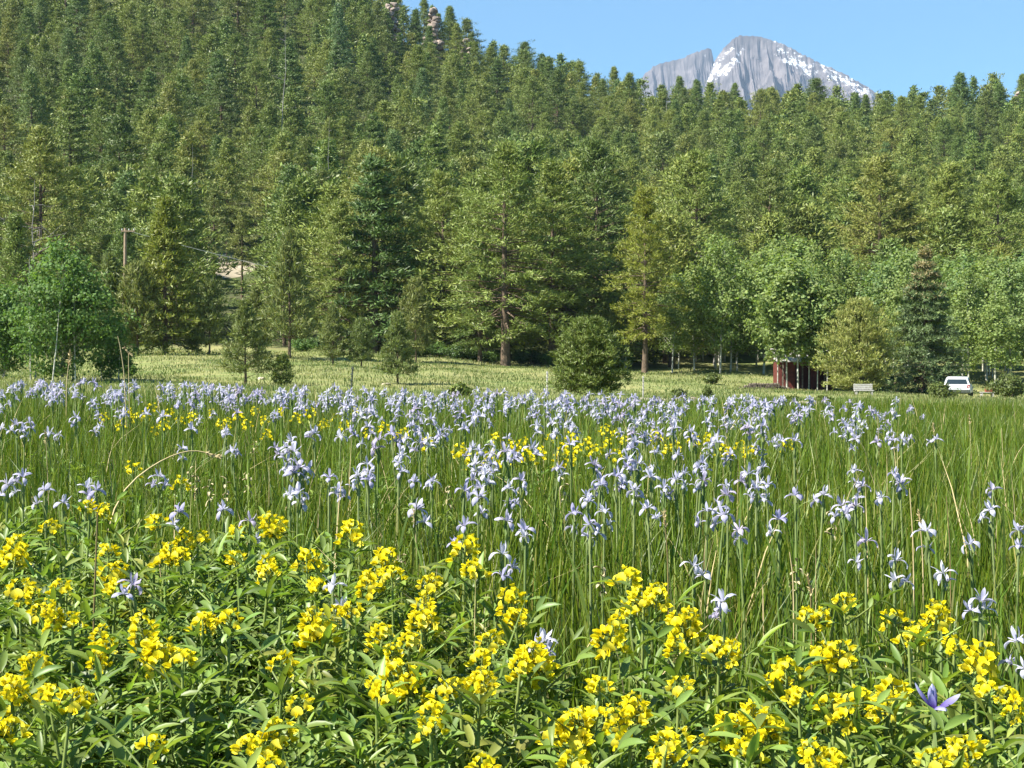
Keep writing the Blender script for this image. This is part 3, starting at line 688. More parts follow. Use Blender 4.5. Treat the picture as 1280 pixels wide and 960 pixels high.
# ---- labels from what stands nearest
ORD = ['nearest', 'second nearest', 'third nearest', 'fourth nearest', 'fifth nearest', 'sixth nearest', 'seventh nearest', 'eighth nearest', 'ninth nearest', 'tenth nearest']
def ordw(i): return ORD[i] if i < len(ORD) else '%dth nearest' % (i + 1) if (i + 1) % 10 not in (1, 2, 3) or 10 < (i + 1) % 100 < 14 else '%d%s nearest' % (i + 1, {1: 'st', 2: 'nd', 3: 'rd'}[(i + 1) % 10])
LAND_T = [('the leafy aspen clump', 78, 390), ('the utility pole', 156, 305), ('the gap crossed by the cable', 300, 330), ('the tall bare snag', 350, 60), ('the pale-trunked ponderosa', 632, 300),
          ('the round bushy pine', 735, 455), ('the golden green pine', 806, 330), ('the red shed', 1005, 470), ('the brown-topped spruce', 1156, 400), ('the snowy peak', 945, 90),
          ('the ridge-top outcrop', 545, 12), ('the bare twisted branches', 893, 312), ('the white car', 1196, 488), ('the old bare-limbed pine', 52, 230), ('the ponderosa above the juniper', 1100, 230)]
def rel_labels(items, lands, up_word, down_word):
    """items: (object, px, py, kind, words): label each by nearest landmark, side and rank"""
    bins = {}
    for o, px, py, kind, wd in items:
        nm, lx, ly = min(lands, key=lambda l: math.hypot(l[1] - px, (l[2] - py) * 1.2))
        dx, dy = px - lx, ly - py; a = math.degrees(math.atan2(dy, dx)) % 360
        up1, dn1 = (up_word, down_word) if up_word == 'above' else ('beyond', 'in front of'); side = 'right of' if a < 30 or a >= 330 else down_word + ' and right of' if a < 70 else dn1 if a < 110 else down_word + ' and left of' if a < 150 else 'left of' if a < 210 else up_word + ' and left of' if a < 250 else up1 if a < 290 else up_word + ' and right of'
        bins.setdefault((nm, side, wd), []).append((math.hypot(dx, dy), o))
    for (nm, side, wd), lst in bins.items():
        lst.sort(key=lambda q: q[0])
        for i, (_, o) in enumerate(lst):
            o['label'] = '%s %s %s%s' % (wd, side, nm, '' if len(lst) == 1 else ', %s' % ordw(i))
rel_labels(TREES, LAND_T, 'above', 'below')

# ------------------------------------------------------------------ rocks
def rock(seed, sx, sy, sz, mat, sub=4, amp=.22):
    import bmesh
    bm = bmesh.new(); bmesh.ops.create_icosphere(bm, subdivisions=sub, radius=1.0)
    r = np.random.default_rng(seed); dirs = unit(r.normal(size=(16, 3))); offs = r.uniform(.45, .9, 16)
    for v in bm.verts:
        p = np.array(v.co); k = 1.0
        dd = dirs @ p
        for q, o_ in zip(dd, offs):
            if q > o_: k = min(k, o_ / q)
        p = p * k * (1 + amp * (float(fbm(np.array([p[0] * 2 + 7 + p[2]]), np.array([p[1] * 2 + 7 - p[2]]), seed)[0]) - .5))
        v.co = (p[0] * sx, p[1] * sy, p[2] * sz)
    me = bpy.data.meshes.new('rock'); bm.to_mesh(me); bm.free(); me.materials.append(M[mat])
    for p in me.polygons: p.use_smooth = sub > 3
    return me
def put_rock(name, px, py, d, wpx, hpx, mat, label, cat='rock', group=None, seed=1, rz=0, sub=4):
    x, y, z = at(px, py, d); sx, sz = wpx / 2 / F * d, hpx / F * d * .75
    o = link(name, rock(seed, sx, sx * .75, sz, mat, sub), None, (x, y, gz(x, y) + sz * .25), (0, 0, rz)); tag(o, label, cat, group); return o
put_rock('boulder', 1012, 517, 38, 52, 17, 'buff', 'long flat buff boulder at the edge of the tall grass', seed=51)
put_rock('boulder', 946, 500, 75, 18, 9, 'buff', 'small buff boulder left of the wood pile', seed=52)
put_rock('rock', 764, 492, 62, 16, 6, 'buff', 'flat pale rock in the dirt patch right of the bushy pine', seed=53)
put_rock('rock', 786, 489, 66, 12, 6, 'buff', 'small pale rock by the thin pale stake', seed=54)
put_rock('rock', 328, 470, 86, 14, 5, 'buff', 'flat pale rock between the two nearest young pines', seed=55)
put_rock('rock', 483, 473, 88, 12, 4, 'buff', 'flat pale rock left of the shadowed young pine', seed=56)
put_rock('rock', 868, 492, 70, 14, 7, 'granite', 'reddish rock beside the low green shrubs', seed=57)
put_rock('rock', 1194, 499, 104, 10, 6, 'buff', 'round pale rock in front of the white car', seed=58)
def outcrop(px, py, d, wpx, hpx, seed, label):
    """a crag standing on the slope, its top on row py - hpx / 2"""
    o = bpy.data.objects.new('rock_outcrop', None); COL.objects.link(o); x, y, z = at(px, py - hpx / 4, d); zg = gz(x, y); Hc = max(z - zg, 2.0); o.location = (x, y, zg)
    r = np.random.default_rng(seed); s = d / F; W_ = wpx * s * .5; z0 = Hc; k = 0
    while z0 > 0 and k < 40:                                   # blocks piled from the top down, wider towards the slope
        f = 1 - z0 / Hc; w_ = W_ * r.uniform(.34, .52) * (1 + .5 * f); h_ = w_ * r.uniform(.55, .85)
        for q in range(2 + int(3 * f)):
            link('rock', rock(seed * 50 + k, w_, w_ * .85, h_, 'granite', 3, .3), o, (r.uniform(-.55, .55) * W_ * (.7 + f), r.uniform(-.6, .3) * W_ * (.7 + f), z0 - h_ * r.uniform(.9, 1.5)), (0, 0, r.random() * 3)); k += 1
        z0 -= h_ * 1.1
    tag(o, label, 'rock outcrop', 'granite outcrops on the ridge'); return o
outcrop(542, 16, 440, 26, 26, 5, 'pale craggy outcrop on the ridge top, highest against the sky')
outcrop(582, 52, 440, 22, 22, 6, 'pale outcrop a step lower on the ridge, between firs')
outcrop(490, 6, 425, 26, 20, 7, 'dark cracked outcrop among firs left of the ridge top')
outcrop(1272, 122, 440, 20, 30, 8, 'reddish outcrop at the right edge of the ridge')

# dirt patch and bank
def patch(name, pts, dz, mat, kind='structure', nu=40, nv=10):
    """ground-hugging strip between two rows given as (px, d_near, d_far)"""
    P = np.array(pts, float); px = np.linspace(P[0, 0], P[-1, 0], nu); d0 = np.interp(px, P[:, 0], P[:, 1]); d1 = np.interp(px, P[:, 0], P[:, 2])
    f = np.linspace(0, 1, nv); D = d0[:, None] * (1 - f) + d1[:, None] * f; Xp = (px[:, None] - 640) / F * D
    Z = ground(Xp.ravel(), D.ravel()) + dz; g = Geo(); i = np.arange(nu - 1)[:, None] * nv; j = np.arange(nv - 1)[None]
    g.add(np.stack([Xp.ravel(), D.ravel(), Z], -1), np.stack([i + j, i + nv + j, i + nv + j + 1, i + j + 1], -1).reshape(-1, 4))
    return tag(link(name, g.mesh(name, M[mat], True)), kind=kind)
patch('dirt_path', [(640, 60, 60.5), (670, 57, 64), (720, 56, 70), (790, 58, 76), (850, 62, 80), (890, 70, 74)], .035, 'dirt')
patch('dirt_bank', [(250, 203, 206), (275, 198, 211), (300, 200, 209), (330, 204, 208)], .05, 'dirt')

# ------------------------------------------------------------------ shrubs on the lawn
UNDER = []
def shrub(px, ybase, d, wpx, hpx, label, mat='shrub', seed=1):
    x = (px - 640) / F * d; z = gz(x, d); R_, h_ = wpx / 2 / F * d, hpx / F * d
    c, t = broadleaf(seed, h_, R_, .05, int(70 + R_ * 40), 26, .10 + R_ * .03, R_ * .13, .6, 3, .03)
    o = bpy.data.objects.new('shrub', None); COL.objects.link(o); o.location = (x, d, z)
    link('stem', t.mesh('stem', M['bark'], True), o); link('foliage', c.mesh('foliage', M[mat]), o)
    tag(o, label, 'shrub', 'low shrubs on the lawn'); return o
shrub(1262, 507, 98, 46, 32, 'rounded olive shrub at the right edge beside the low bench', seed=301)
shrub(1177, 508, 88, 34, 20, 'low olive shrub in front of the white car', seed=302)
shrub(890, 480, 115, 20, 14, 'small green shrub on the lawn left of the wood pile', seed=303)
shrub(848, 497, 80, 18, 12, 'dark low shrub right of the dirt patch', seed=304)
shrub(884, 492, 84, 12, 14, 'upright little shrub beside the reddish rock', seed=305)
shrub(575, 502, 62, 34, 20, 'dark low shrub at the iris field edge, left of centre', 'bush_pine', seed=306)
shrub(990, 508, 58, 30, 12, 'low green shrub left behind the flat buff boulder', seed=307)
shrub(1030, 516, 48, 20, 12, 'small green shrub at the right end of the flat buff boulder', seed=308)
shrub(792, 496, 62, 16, 10, 'small shrub in the dirt right of the bushy pine', seed=309)
shrub(160, 470, 84, 24, 26, 'dark shrub at the right foot of the aspen clump', 'aspen_near', seed=310)

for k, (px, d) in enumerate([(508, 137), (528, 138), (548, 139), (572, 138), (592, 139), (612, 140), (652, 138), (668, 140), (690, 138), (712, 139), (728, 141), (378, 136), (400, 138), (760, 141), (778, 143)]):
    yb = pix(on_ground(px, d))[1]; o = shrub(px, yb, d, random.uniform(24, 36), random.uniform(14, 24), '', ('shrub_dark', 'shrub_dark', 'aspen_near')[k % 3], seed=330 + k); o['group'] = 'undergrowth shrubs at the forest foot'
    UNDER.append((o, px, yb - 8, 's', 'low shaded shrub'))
rel_labels(UNDER, [('the pale-trunked ponderosa', 632, 440), ('the round bushy pine', 735, 440), ('the shadowed young pine', 497, 430)], 'beyond', 'in front')

# ------------------------------------------------------------------ shed and yard
def shed():
    x, y, z = on_ground(1016, 118); o = bpy.data.objects.new('red_shed', None); COL.objects.link(o); o.location = (x, y, z - .05); o.rotation_euler = (0, 0, -.06)
    W2, D2, Hh = 2.6, 4.0, 2.45
    g = Geo()
    def wallrun(x0, x1, y0, z0, z1):
        n = max(1, int((x1 - x0) / .22)); s = (x1 - x0) / n
        for k in range(n): box(g, x0 + k * s, x0 + (k + 1) * s - .018, y0 + .012 * (k % 2), y0 + .09, z0, z1)
    wallrun(-W2, -1.35, 0, 0, Hh); wallrun(-1.35, -.15, 0, 2.15, Hh); wallrun(-.15, .55, 0, 0, Hh); wallrun(.55, 1.6, 0, 0, .85); wallrun(.55, 1.6, 0, 2.0, Hh); wallrun(1.6, W2, 0, 0, Hh)
    box(g, -W2, -W2 + .09, .1, D2, 0, Hh); box(g, W2 - .09, W2, .1, D2, 0, Hh); box(g, -W2 + .1, W2 - .1, D2 - .09, D2, 0, Hh)
    link('wall', g.mesh('wall', M['red']), o)
    g = Geo(); box(g, -W2 + .12, W2 - .12, .5, .56, .01, Hh - .02); link('interior_shade_panel', g.mesh('interior_shade_panel', M['shade_red']), o)  # sheet added behind the openings, its dark red stands in for interior shade
    g = Geo(); n = 26
    for k in range(n):
        a = -W2 - .45 + (2 * W2 + .9) * k / n; b = a + (2 * W2 + .9) / n
        for (ya, za, yb, zb) in ((-1.0, Hh - .05, D2 / 2, Hh + .95), (D2 / 2, Hh + .95, D2 + .5, Hh - .05)):
            u_ = .02 * (k % 2)
            V = [(a, ya, za + u_), (b, ya, za + u_), (b, yb, zb + u_), (a, yb, zb + u_), (a, ya, za + .06 + u_), (b, ya, za + .06 + u_), (b, yb, zb + .06 + u_), (a, yb, zb + .06 + u_)]
            g.add(V, [(0, 3, 2, 1), (4, 5, 6, 7), (0, 1, 5, 4), (1, 2, 6, 5), (2, 3, 7, 6), (3, 0, 4, 7)])
    link('roof', g.mesh('roof', M['roof']), o)
    g = Geo()
    for sx in (-W2 + .05, W2 - .05):
        g.add([(sx, .05, Hh), (sx, D2 - .05, Hh), (sx, D2 / 2, Hh + .9), (sx + .06, .05, Hh), (sx + .06, D2 - .05, Hh), (sx + .06, D2 / 2, Hh + .9)], [(0, 1, 4, 3), (1, 2, 5, 4), (2, 0, 3, 5)]); g.add([(sx, .05, Hh), (sx, D2 - .05, Hh), (sx, D2 / 2, Hh + .9)], [(0, 1, 2)])
    link('gable', g.mesh('gable', M['red']), o)
    for px_ in (-2.4, -.9, .8, 2.4):
        g = Geo(); box(g, px_ - .05, px_ + .05, -.92, -.82, -.1, Hh - .06); link('porch_post', g.mesh('porch_post', M['firewood']), o)
    tag(o, 'red board shed with a pale roof, half hidden behind aspens', 'shed')
shed()
def green_shed():
    x, y, z = on_ground(1083, 114); o = bpy.data.objects.new('green_shed', None); COL.objects.link(o); o.location = (x, y, z - .05)
    g = Geo(); n = 16
    for k in range(n): box(g, -2.1 + k * 4.2 / n, -2.1 + (k + 1) * 4.2 / n - .015, .012 * (k % 2), .08, 0, 1.5)
    box(g, -2.1, -2.03, .08, 2.2, 0, 1.5); box(g, 2.03, 2.1, .08, 2.2, 0, 1.5); box(g, -2.02, 2.02, 2.13, 2.2, 0, 1.5)
    link('wall', g.mesh('wall', M['greenpaint']), o)
    g = Geo(); prism(g, [(-2.25, 1.51), (2.25, 1.51), (1.9, 1.85), (-1.9, 1.85)], -.15, 2.35); link('roof', g.mesh('roof', M['greenpaint']), o)
    tag(o, 'low dark green shed in shade behind the juniper and pale bench', 'shed')
green_shed()
def bench(px, d, w_, label, mat, name='bench', back=True, legs=.42, rz=0.0):
    x, y, z = on_ground(px, d); o = bpy.data.objects.new(name, None); COL.objects.link(o); o.location = (x, y, z); o.rotation_euler = (0, 0, rz)
    g = Geo()
    for k in range(3): box(g, -w_ / 2, w_ / 2, -.22 + k * .15, -.22 + k * .15 + .13, legs, legs + .045)
    bevel(link('seat', g.mesh('seat', M[mat]), o), .01)
    for s in (-1, 1):
        g = Geo(); box(g, s * w_ * .4 - .04, s * w_ * .4 + .04, -.2, -.12, -.05, legs - .003); box(g, s * w_ * .4 - .04, s * w_ * .4 + .04, .12, .2, -.05, legs - .003)
        box(g, s * w_ * .4 - .03, s * w_ * .4 + .03, -.115, .115, .18, .24); link('leg', g.mesh('leg', M[mat]), o)
    if back:
        g = Geo()
        for k in range(3): box(g, -w_ / 2, w_ / 2, .25 + k * .02, .28 + k * .02, legs + .08 + k * .13, legs + .19 + k * .13)
        for s in (-1, 1): box(g, s * w_ * .42 - .03, s * w_ * .42 + .03, .32, .38, legs - .05, legs + .47)
        link('backrest', g.mesh('backrest', M[mat]), o)
    tag(o, label, 'bench'); return o
bench(1080, 99, 1.25, 'pale grey slatted bench in front of the juniper', 'greywood', legs=.30)
bench(1234, 106, .95, 'low pale wooden bench between the white car and the right shrub', 'greywood', back=False, legs=.34)
x, y, z = on_ground(1236, 106); g = Geo()
for k in range(4): box(g, -.22, .22, -.15 + .075 * k, -.15 + .075 * k + .06, .39, .62)
box(g, -.24, .24, -.17, .17, .62, .65); box(g, -.23, -.19, -.16, .16, .388, .62); box(g, .19, .23, -.16, .16, .388, .62)
tag(link('wooden_crate', g.mesh('wooden_crate', M['rust']), None, (x, y, z)), 'rust red slatted crate standing on the low pale bench', 'crate')

def wood_pile():
    x, y, z = on_ground(957, 112); r = np.random.default_rng(9); k = 0
    g = Geo()
    for row in range(3):
        for c in range(20 - row * 4):
            px_ = (c - (20 - row * 4) / 2) * .19 + r.normal(0, .02); L = r.uniform(.35, .5); rr = r.uniform(.07, .10); zz = .08 + row * .15 + r.normal(0, .015)
            V, Fq = tube([(px_, -L / 2, zz), (px_, L / 2, zz)], [rr, rr], 7); g.add(V, Fq)
            for e in (-L / 2, L / 2): g.add(np.array([(px_ + rr * math.cos(a), e, zz + rr * math.sin(a)) for a in np.arange(7) * 2 * PI / 7]), [list(range(7))])
    tag(link('log_pile', g.mesh('log_pile', M['firewood']), None, (x, y, z), (0, 0, .1)), 'low dark pile of split logs left of the red shed', 'log pile', kind='stuff')
wood_pile()

def car():
    x, y, z = on_ground(1196, 102); o = bpy.data.objects.new('parked_car', None); COL.objects.link(o); o.location = (x, y, z + .02); o.rotation_euler = (0, 0, -.33)
    # length along +y (front away from the viewer), rear at y = 0
    def loft(stations, mi=0):
        """stations: (y, halfwidth_bottom, halfwidth_top, zb, zt)"""
        g = Geo(); V = []; low_ = lambda q: q if q < .4 else .4 + (q - .4) * .80
        for (yy, wb, wt, zb, zt) in stations:
            thin = zb > .9; zb, zt = low_(zb), low_(zt)
            zm = zb + (zt - zb) * .45; wm = wb + (wt - wb) * .5 if thin else max(wb, wt); k_ = .02 if thin else .12
            V += [(-wb * (1 if thin else .94), yy, zb), (wb * (1 if thin else .94), yy, zb), (wb, yy, zb + k_), (wm, yy, zm), (wt, yy, zt - .05), (wt * .93, yy, zt), (-wt * .93, yy, zt), (-wt, yy, zt - .05), (-wm, yy, zm), (-wb, yy, zb + k_)]
        n, q = len(stations), 10; Fq = []
        for a in range(n - 1):
            for b in range(q): Fq.append((a * q + b, (a + 1) * q + b, (a + 1) * q + (b + 1) % q, a * q + (b + 1) % q))
        g.add(V, Fq); g.add(V[:q], [list(range(q))]); g.add(V[-q:], [list(range(q))[::-1]])
        return g
    b = loft([(0, .84, .80, .42, .98), (.08, .90, .86, .36, 1.03), (.8, .92, .88, .30, 1.06), (2.6, .92, .88, .28, 1.05), (3.3, .92, .86, .28, 1.02), (4.1, .90, .80, .30, .93), (4.5, .82, .70, .36, .80), (4.6, .74, .62, .42, .72)])
    bo = bevel(link('body', b.mesh('body', M['carpaint'], True), o), .02)
    c = loft([(.16, .84, .70, 1.04, 1.56), (.42, .85, .70, 1.05, 1.66), (1.6, .86, .70, 1.05, 1.70), (2.5, .86, .68, 1.05, 1.66), (3.25, .84, .74, 1.03, 1.10)])
    link('cabin', c.mesh('cabin', M['carpaint'], True), o)
    def quad(name, P, mat, t=.012):
        P = np.array(P, float); P[:, 2] = .4 + (P[:, 2] - .4) * .80; n = unit(np.cross(P[1] - P[0], P[3] - P[0])[None])[0]; g = Geo(); V = np.concatenate([P, P + n * t]); m = len(P)
        g.add(V, [(k, (k + 1) % m, m + (k + 1) % m, m + k) for k in range(m)]); g.add(V[m:], [list(range(m))]); g.add(V[:m], [list(range(m))[::-1]])
        return link(name, g.mesh(name, M[mat]), o)
    quad('rear_window', [(-.70, .150, 1.10), (.70, .150, 1.10), (.60, .165, 1.50), (-.60, .165, 1.50)], 'glass')
    for s in (1, -1):
        P1 = [(s * .872, .55, 1.12), (s * .872, 1.5, 1.12), (s * .745, 1.5, 1.55), (s * .745, .68, 1.53)]; P2 = [(s * .872, 1.58, 1.12), (s * .872, 2.85, 1.12), (s * .745, 2.3, 1.55), (s * .745, 1.58, 1.55)]
        for P in (P1, P2): quad('side_window', P if s > 0 else P[::-1], 'glass', .02)
        quad('tail_light', [(s * .66, -.005, .80), (s * .85, .03, .80), (s * .85, .05, 1.04), (s * .68, .0, 1.04)] if s > 0 else [(s * .85, .03, .80), (s * .66, -.005, .80), (s * .68, .0, 1.04), (s * .85, .05, 1.04)], 'tail', .02)
    g = Geo(); box(g, -.86, .86, -.09, .10, .36, .60); bevel(link('bumper', g.mesh('bumper', M['metal']), o), .04)
    quad('number_plate', [(-.26, -.004, .74), (.26, -.004, .74), (.26, -.002, .88), (-.26, -.002, .88)], 'plate')
    for s in (1, -1):
        for yy in (.85, 3.6):
            wgeo = Geo(); a = np.linspace(0, 2 * PI, 25)[:-1]; P = np.stack([0 * a + s * .80, yy + 0 * a, 0 * a], -1)
            ring = [(.34, .10), (.36, .05), (.36, -.05), (.34, -.10), (.22, -.10), (.22, .10)]; V = []
            for rr, dx in ring: V.append(np.stack([0 * a + s * .82 + dx, yy + rr * np.cos(a), .34 + rr * np.sin(a)], -1))
            V = np.concatenate(V); q = 24; wgeo.add(V, [(k * q + m, k * q + (m + 1) % q, ((k + 1) % 6) * q + (m + 1) % q, ((k + 1) % 6) * q + m) for k in range(6) for m in range(q)])
            wh = link('wheel', wgeo.mesh('wheel', M['tyre'], True), o)
            rg = Geo(); Vr = [(s * .82 + s * .06, yy, .34)] + [(s * .82 + s * .07, yy + .22 * math.cos(t), .34 + .22 * math.sin(t)) for t in a]; rg.add(Vr, [(0, 1 + m, 1 + (m + 1) % q) for m in range(q)])
            link('rim', rg.mesh('rim', M['rim']), wh)
    tag(o, 'white estate car parked under the aspens, seen from behind', 'car')
car()

# utility pole and cable
x, y, z = at(155, 330, 128); zt = at(157, 285, 128)[2]; zb = gz(x, y)
o = bpy.data.objects.new('utility_pole', None); COL.objects.link(o); o.location = (x, y, zb)
g = Geo(); V, Fq = tube([(0, 0, -.3), (.06, 0, (zt - zb) * .5), (.13, 0, zt - zb)], [.16, .14, .12], 10); g.add(V, Fq); link('pole', g.mesh('pole', M['polewood'], True), o)
g = Geo(); box(g, -.20, .95, -.15, -.06, zt - zb - .31, zt - zb - .22); link('crossarm', g.mesh('crossarm', M['polewood']), o)
for q in (-.12, .45, .86):
    g = Geo(); V, Fq = tube([(q, -.1, zt - zb - .22), (q, -.1, zt - zb - .12), (q, -.1, zt - zb - .06)], [.03, .06, .03], 8); g.add(V, Fq); link('insulator', g.mesh('insulator', M['cable'], True), o)
tag(o, 'brown wooden utility pole with a short crossarm, above the leafy aspens', 'utility pole')
P0 = np.array(at(165, 290, 127.8)); P1 = np.array(at(600, 388, 168)); t = np.linspace(0, 1, 24)
Pc = P0[None] * (1 - t[:, None]) + P1[None] * t[:, None]; Pc[:, 2] -= 1.0 * 4 * t * (1 - t) * .45
g = Geo(); V, Fq = tube(Pc, .022, 5); g.add(V, Fq); tag(link('cable', g.mesh('cable', M['cable'], True)), 'pale cable sagging from the utility pole across the trees', 'cable')
# posts and stakes
def stake(px, y0, y1, d, r0, mat, label, name='post', lean=0.0):
    b = at(px, y1, d); t_ = at(px + lean, y0, d); zg = gz(b[0], d); g = Geo()
    V, Fq = tube([(0, 0, zg - b[2] - .2), (t_[0] - b[0], 0, t_[2] - b[2])], [r0, r0 * .85], 8); g.add(V, Fq); g.add(V[8:], [list(range(8))])
    for k in (.3, .5, .7, .9): q = (t_[2] - b[2]) * k; box(g, (t_[0] - b[0]) * k - r0 * 1.4, (t_[0] - b[0]) * k + r0 * 1.4, -r0 * 1.4, -r0 * .5, q, q + .03)
    tag(link(name, g.mesh(name, M[mat]), None, b), label, 'post')
stake(437, 458, 494, 34, .022, 'metal', 'thin dark metal post at the far edge of the irises', lean=4)
stake(804, 470, 494, 62, .03, 'greywood', 'thin pale stake beside the dirt patch')
stake(684, 464, 492, 60, .035, 'greywood', 'pale broken stake at the left side of the round bushy pine')

# ------------------------------------------------------------------ haze
HZ = Geo(); box(HZ, -9000, 9000, -60, 9500, -40, 2600)
hm, nt, nd, lk = new_mat('thin mountain air'); pv = N(nt, 'ShaderNodeVolumePrincipled'); om = N(nt, 'ShaderNodeOutputMaterial'); lk.new(pv.outputs[0], om.inputs['Volume'])
pv.inputs['Density'].default_value = 5e-5; pv.inputs['Color'].default_value = (.55, .74, 1, 1); pv.inputs['Anisotropy'].default_value = 0.0
tag(link('haze', HZ.mesh('haze', hm)), kind='stuff')

# ------------------------------------------------------------------ meadow plants
def in_view(x, y, m=.35): return abs(x) < .337 * y + m
def depth_at(px, py, h):
    """distance at which a plant of height h has its top on pixel (px, py)"""
    d = np.linspace(1.9, 13.5, 600); x = (px - 640) / F * d; z = ground(x, d) + h
    yy = 480 - F * (SP * d + CP * (z - CZ)) / (CP * d - SP * (z - CZ)); k = np.where(np.diff(np.sign(yy - py)) != 0)[0]
    return float(d[k[0]]) if len(k) else float(d[np.argmin(np.abs(yy - py))])

# ---- golden banner
def rot_to(az, el, roll=0.0): return rotz(az) @ roty(-el) @ rotx(roll)
def pea_flower(r, size):
    g = Geo(); s = size
    V, Fq, pa = petal(.95 * s, 1.15 * s, 4, 2, math.radians(50), math.radians(115), .72, .55, -.25); V[:, 0] += .15 * s; g.add(V, Fq, 0, pa)
    for q in (-1, 1):
        V, Fq, pa = petal(.95 * s, .62 * s, 3, 1, math.radians(12), math.radians(-22), .8, .6, .3); V = V @ rotx(q * 1.05).T + np.array([.15 * s, q * .06 * s, 0]); g.add(V, Fq, 0, pa)
    V, Fq, pa = petal(.8 * s, .42 * s, 3, 1, math.radians(-6), math.radians(8), .8, .6, 1.2); g.add(V + np.array([.15 * s, 0, -.08 * s]), Fq, 0, pa)
    V, Fq = tube([(-.25 * s, 0, 0), (.0, 0, .0), (.22 * s, 0, .03 * s)], [.04 * s, .12 * s, .17 * s], 5); g.add(V, Fq, 1)
    return g.raw()
def raceme(seed, L, nfl, size):
    r = np.random.default_rng(seed); g = Geo(); V, Fq = tube([(0, 0, 0), (0, 0, L * .5), (.003, .002, L)], [.0028, .0024, .0012], 5); g.add(V, Fq, 1)
    for k in range(nfl):
        t = k / max(1, nfl - 1); z = L * (.04 + .96 * t ** .9); az = k * 2.25 + r.normal(0, .3); sz = size * (1.0 - .45 * t ** 2.5) * r.uniform(.82, 1.12)
        el = math.radians(r.uniform(0, 30) + 40 * t ** 3); out = .012 + .010 * (1 - t)
        Mx = rot_to(az, el, r.normal(0, .35))
        p0 = np.array([0, 0, z - .006]); p1 = p0 + np.array([math.cos(az), math.sin(az), .45]) * out
        V, Fq = tube([p0, (p0 + p1) / 2 + [0, 0, .001], p1], [.0012, .001, .001], 3); g.add(V, Fq, 1)
        g.add_geo(pea_flower(r, sz), Mx, p1)
    return g
def trifoliate(g, r, P, az, size, el, mi=0):
    """petiole, three leaflets and a pair of stipules"""
    ax = np.array([math.cos(az) * math.cos(el), math.sin(az) * math.cos(el), math.sin(el)]); e = P + ax * size * .45
    V, Fq = tube([P, e], [size * .018, size * .014], 3); g.add(V, Fq, mi)
    for k, da in enumerate((-1.0, 0.0, 1.0)):
        L = size * r.uniform(.85, 1.15) * (1.1 if k == 1 else 1.0); e2 = el + r.normal(.05, .28) - (.1 if k != 1 else 0)
        V, Fq, pa = petal(L, L * r.uniform(.20, .28), 4, 1, e2, e2 - r.uniform(.1, .9), .82, .75, r.uniform(.25, .7))
        V = V @ rotx(r.normal(0, .3)).T @ rotz(az + da + r.normal(0, .16)).T; g.add(V + e, Fq, mi, np.zeros_like(pa))
    if r.random() < .6:
        V, Fq, pa = petal(size * .45, size * .2, 3, 1, el + .3, el, .8, .8, .3); g.add(V @ rotz(az + 1.7).T + P, Fq, mi)
def banner_foliage(seed, H_, nl, size):
    r = np.random.default_rng(seed); g = Geo(); s = Geo(); bx_, by_ = r.normal(0, .02, 2)
    V, Fq = tube([(bx_, by_, -.03), (bx_ * .6, by_ * .6, H_ * .5), (0, 0, H_)], [.0042, .0036, .0028], 6); s.add(V, Fq)
    for k in range(nl):
        t = .18 + .80 * (k + r.random() * .6) / nl; p = np.array([bx_ * (1 - t), by_ * (1 - t), H_ * t])
        trifoliate(g, r, p, k * 2.4 + r.normal(0, .4), size * r.uniform(.8, 1.15) * (1.1 - .35 * t), math.radians(r.uniform(15, 55)))
        if t > .4 and r.random() < .5:               # side shoot
            a = r.random() * 6.28; q = p + np.array([math.cos(a), math.sin(a), .7]) * .05; V, Fq = tube([p, q], [.0022, .0016], 4); s.add(V, Fq); trifoliate(g, r, q, a, size * .8, .6)
    return g, s
RAC = []
for k in range(10):
    L, nf = [(.055, 12), (.08, 16), (.105, 20), (.045, 10), (.065, 14)][k % 5]; RAC.append((raceme(400 + k, L, nf, .0232).mesh('flower_cluster', [M['yellow'], M['bstem']], True), L))
FOL = []
for k in range(8):
    f, s = banner_foliage(430 + k, .42, 11, .066); FOL.append((f.mesh('foliage', M['bleaf'], True), s.mesh('stem', M['bstem'], True)))

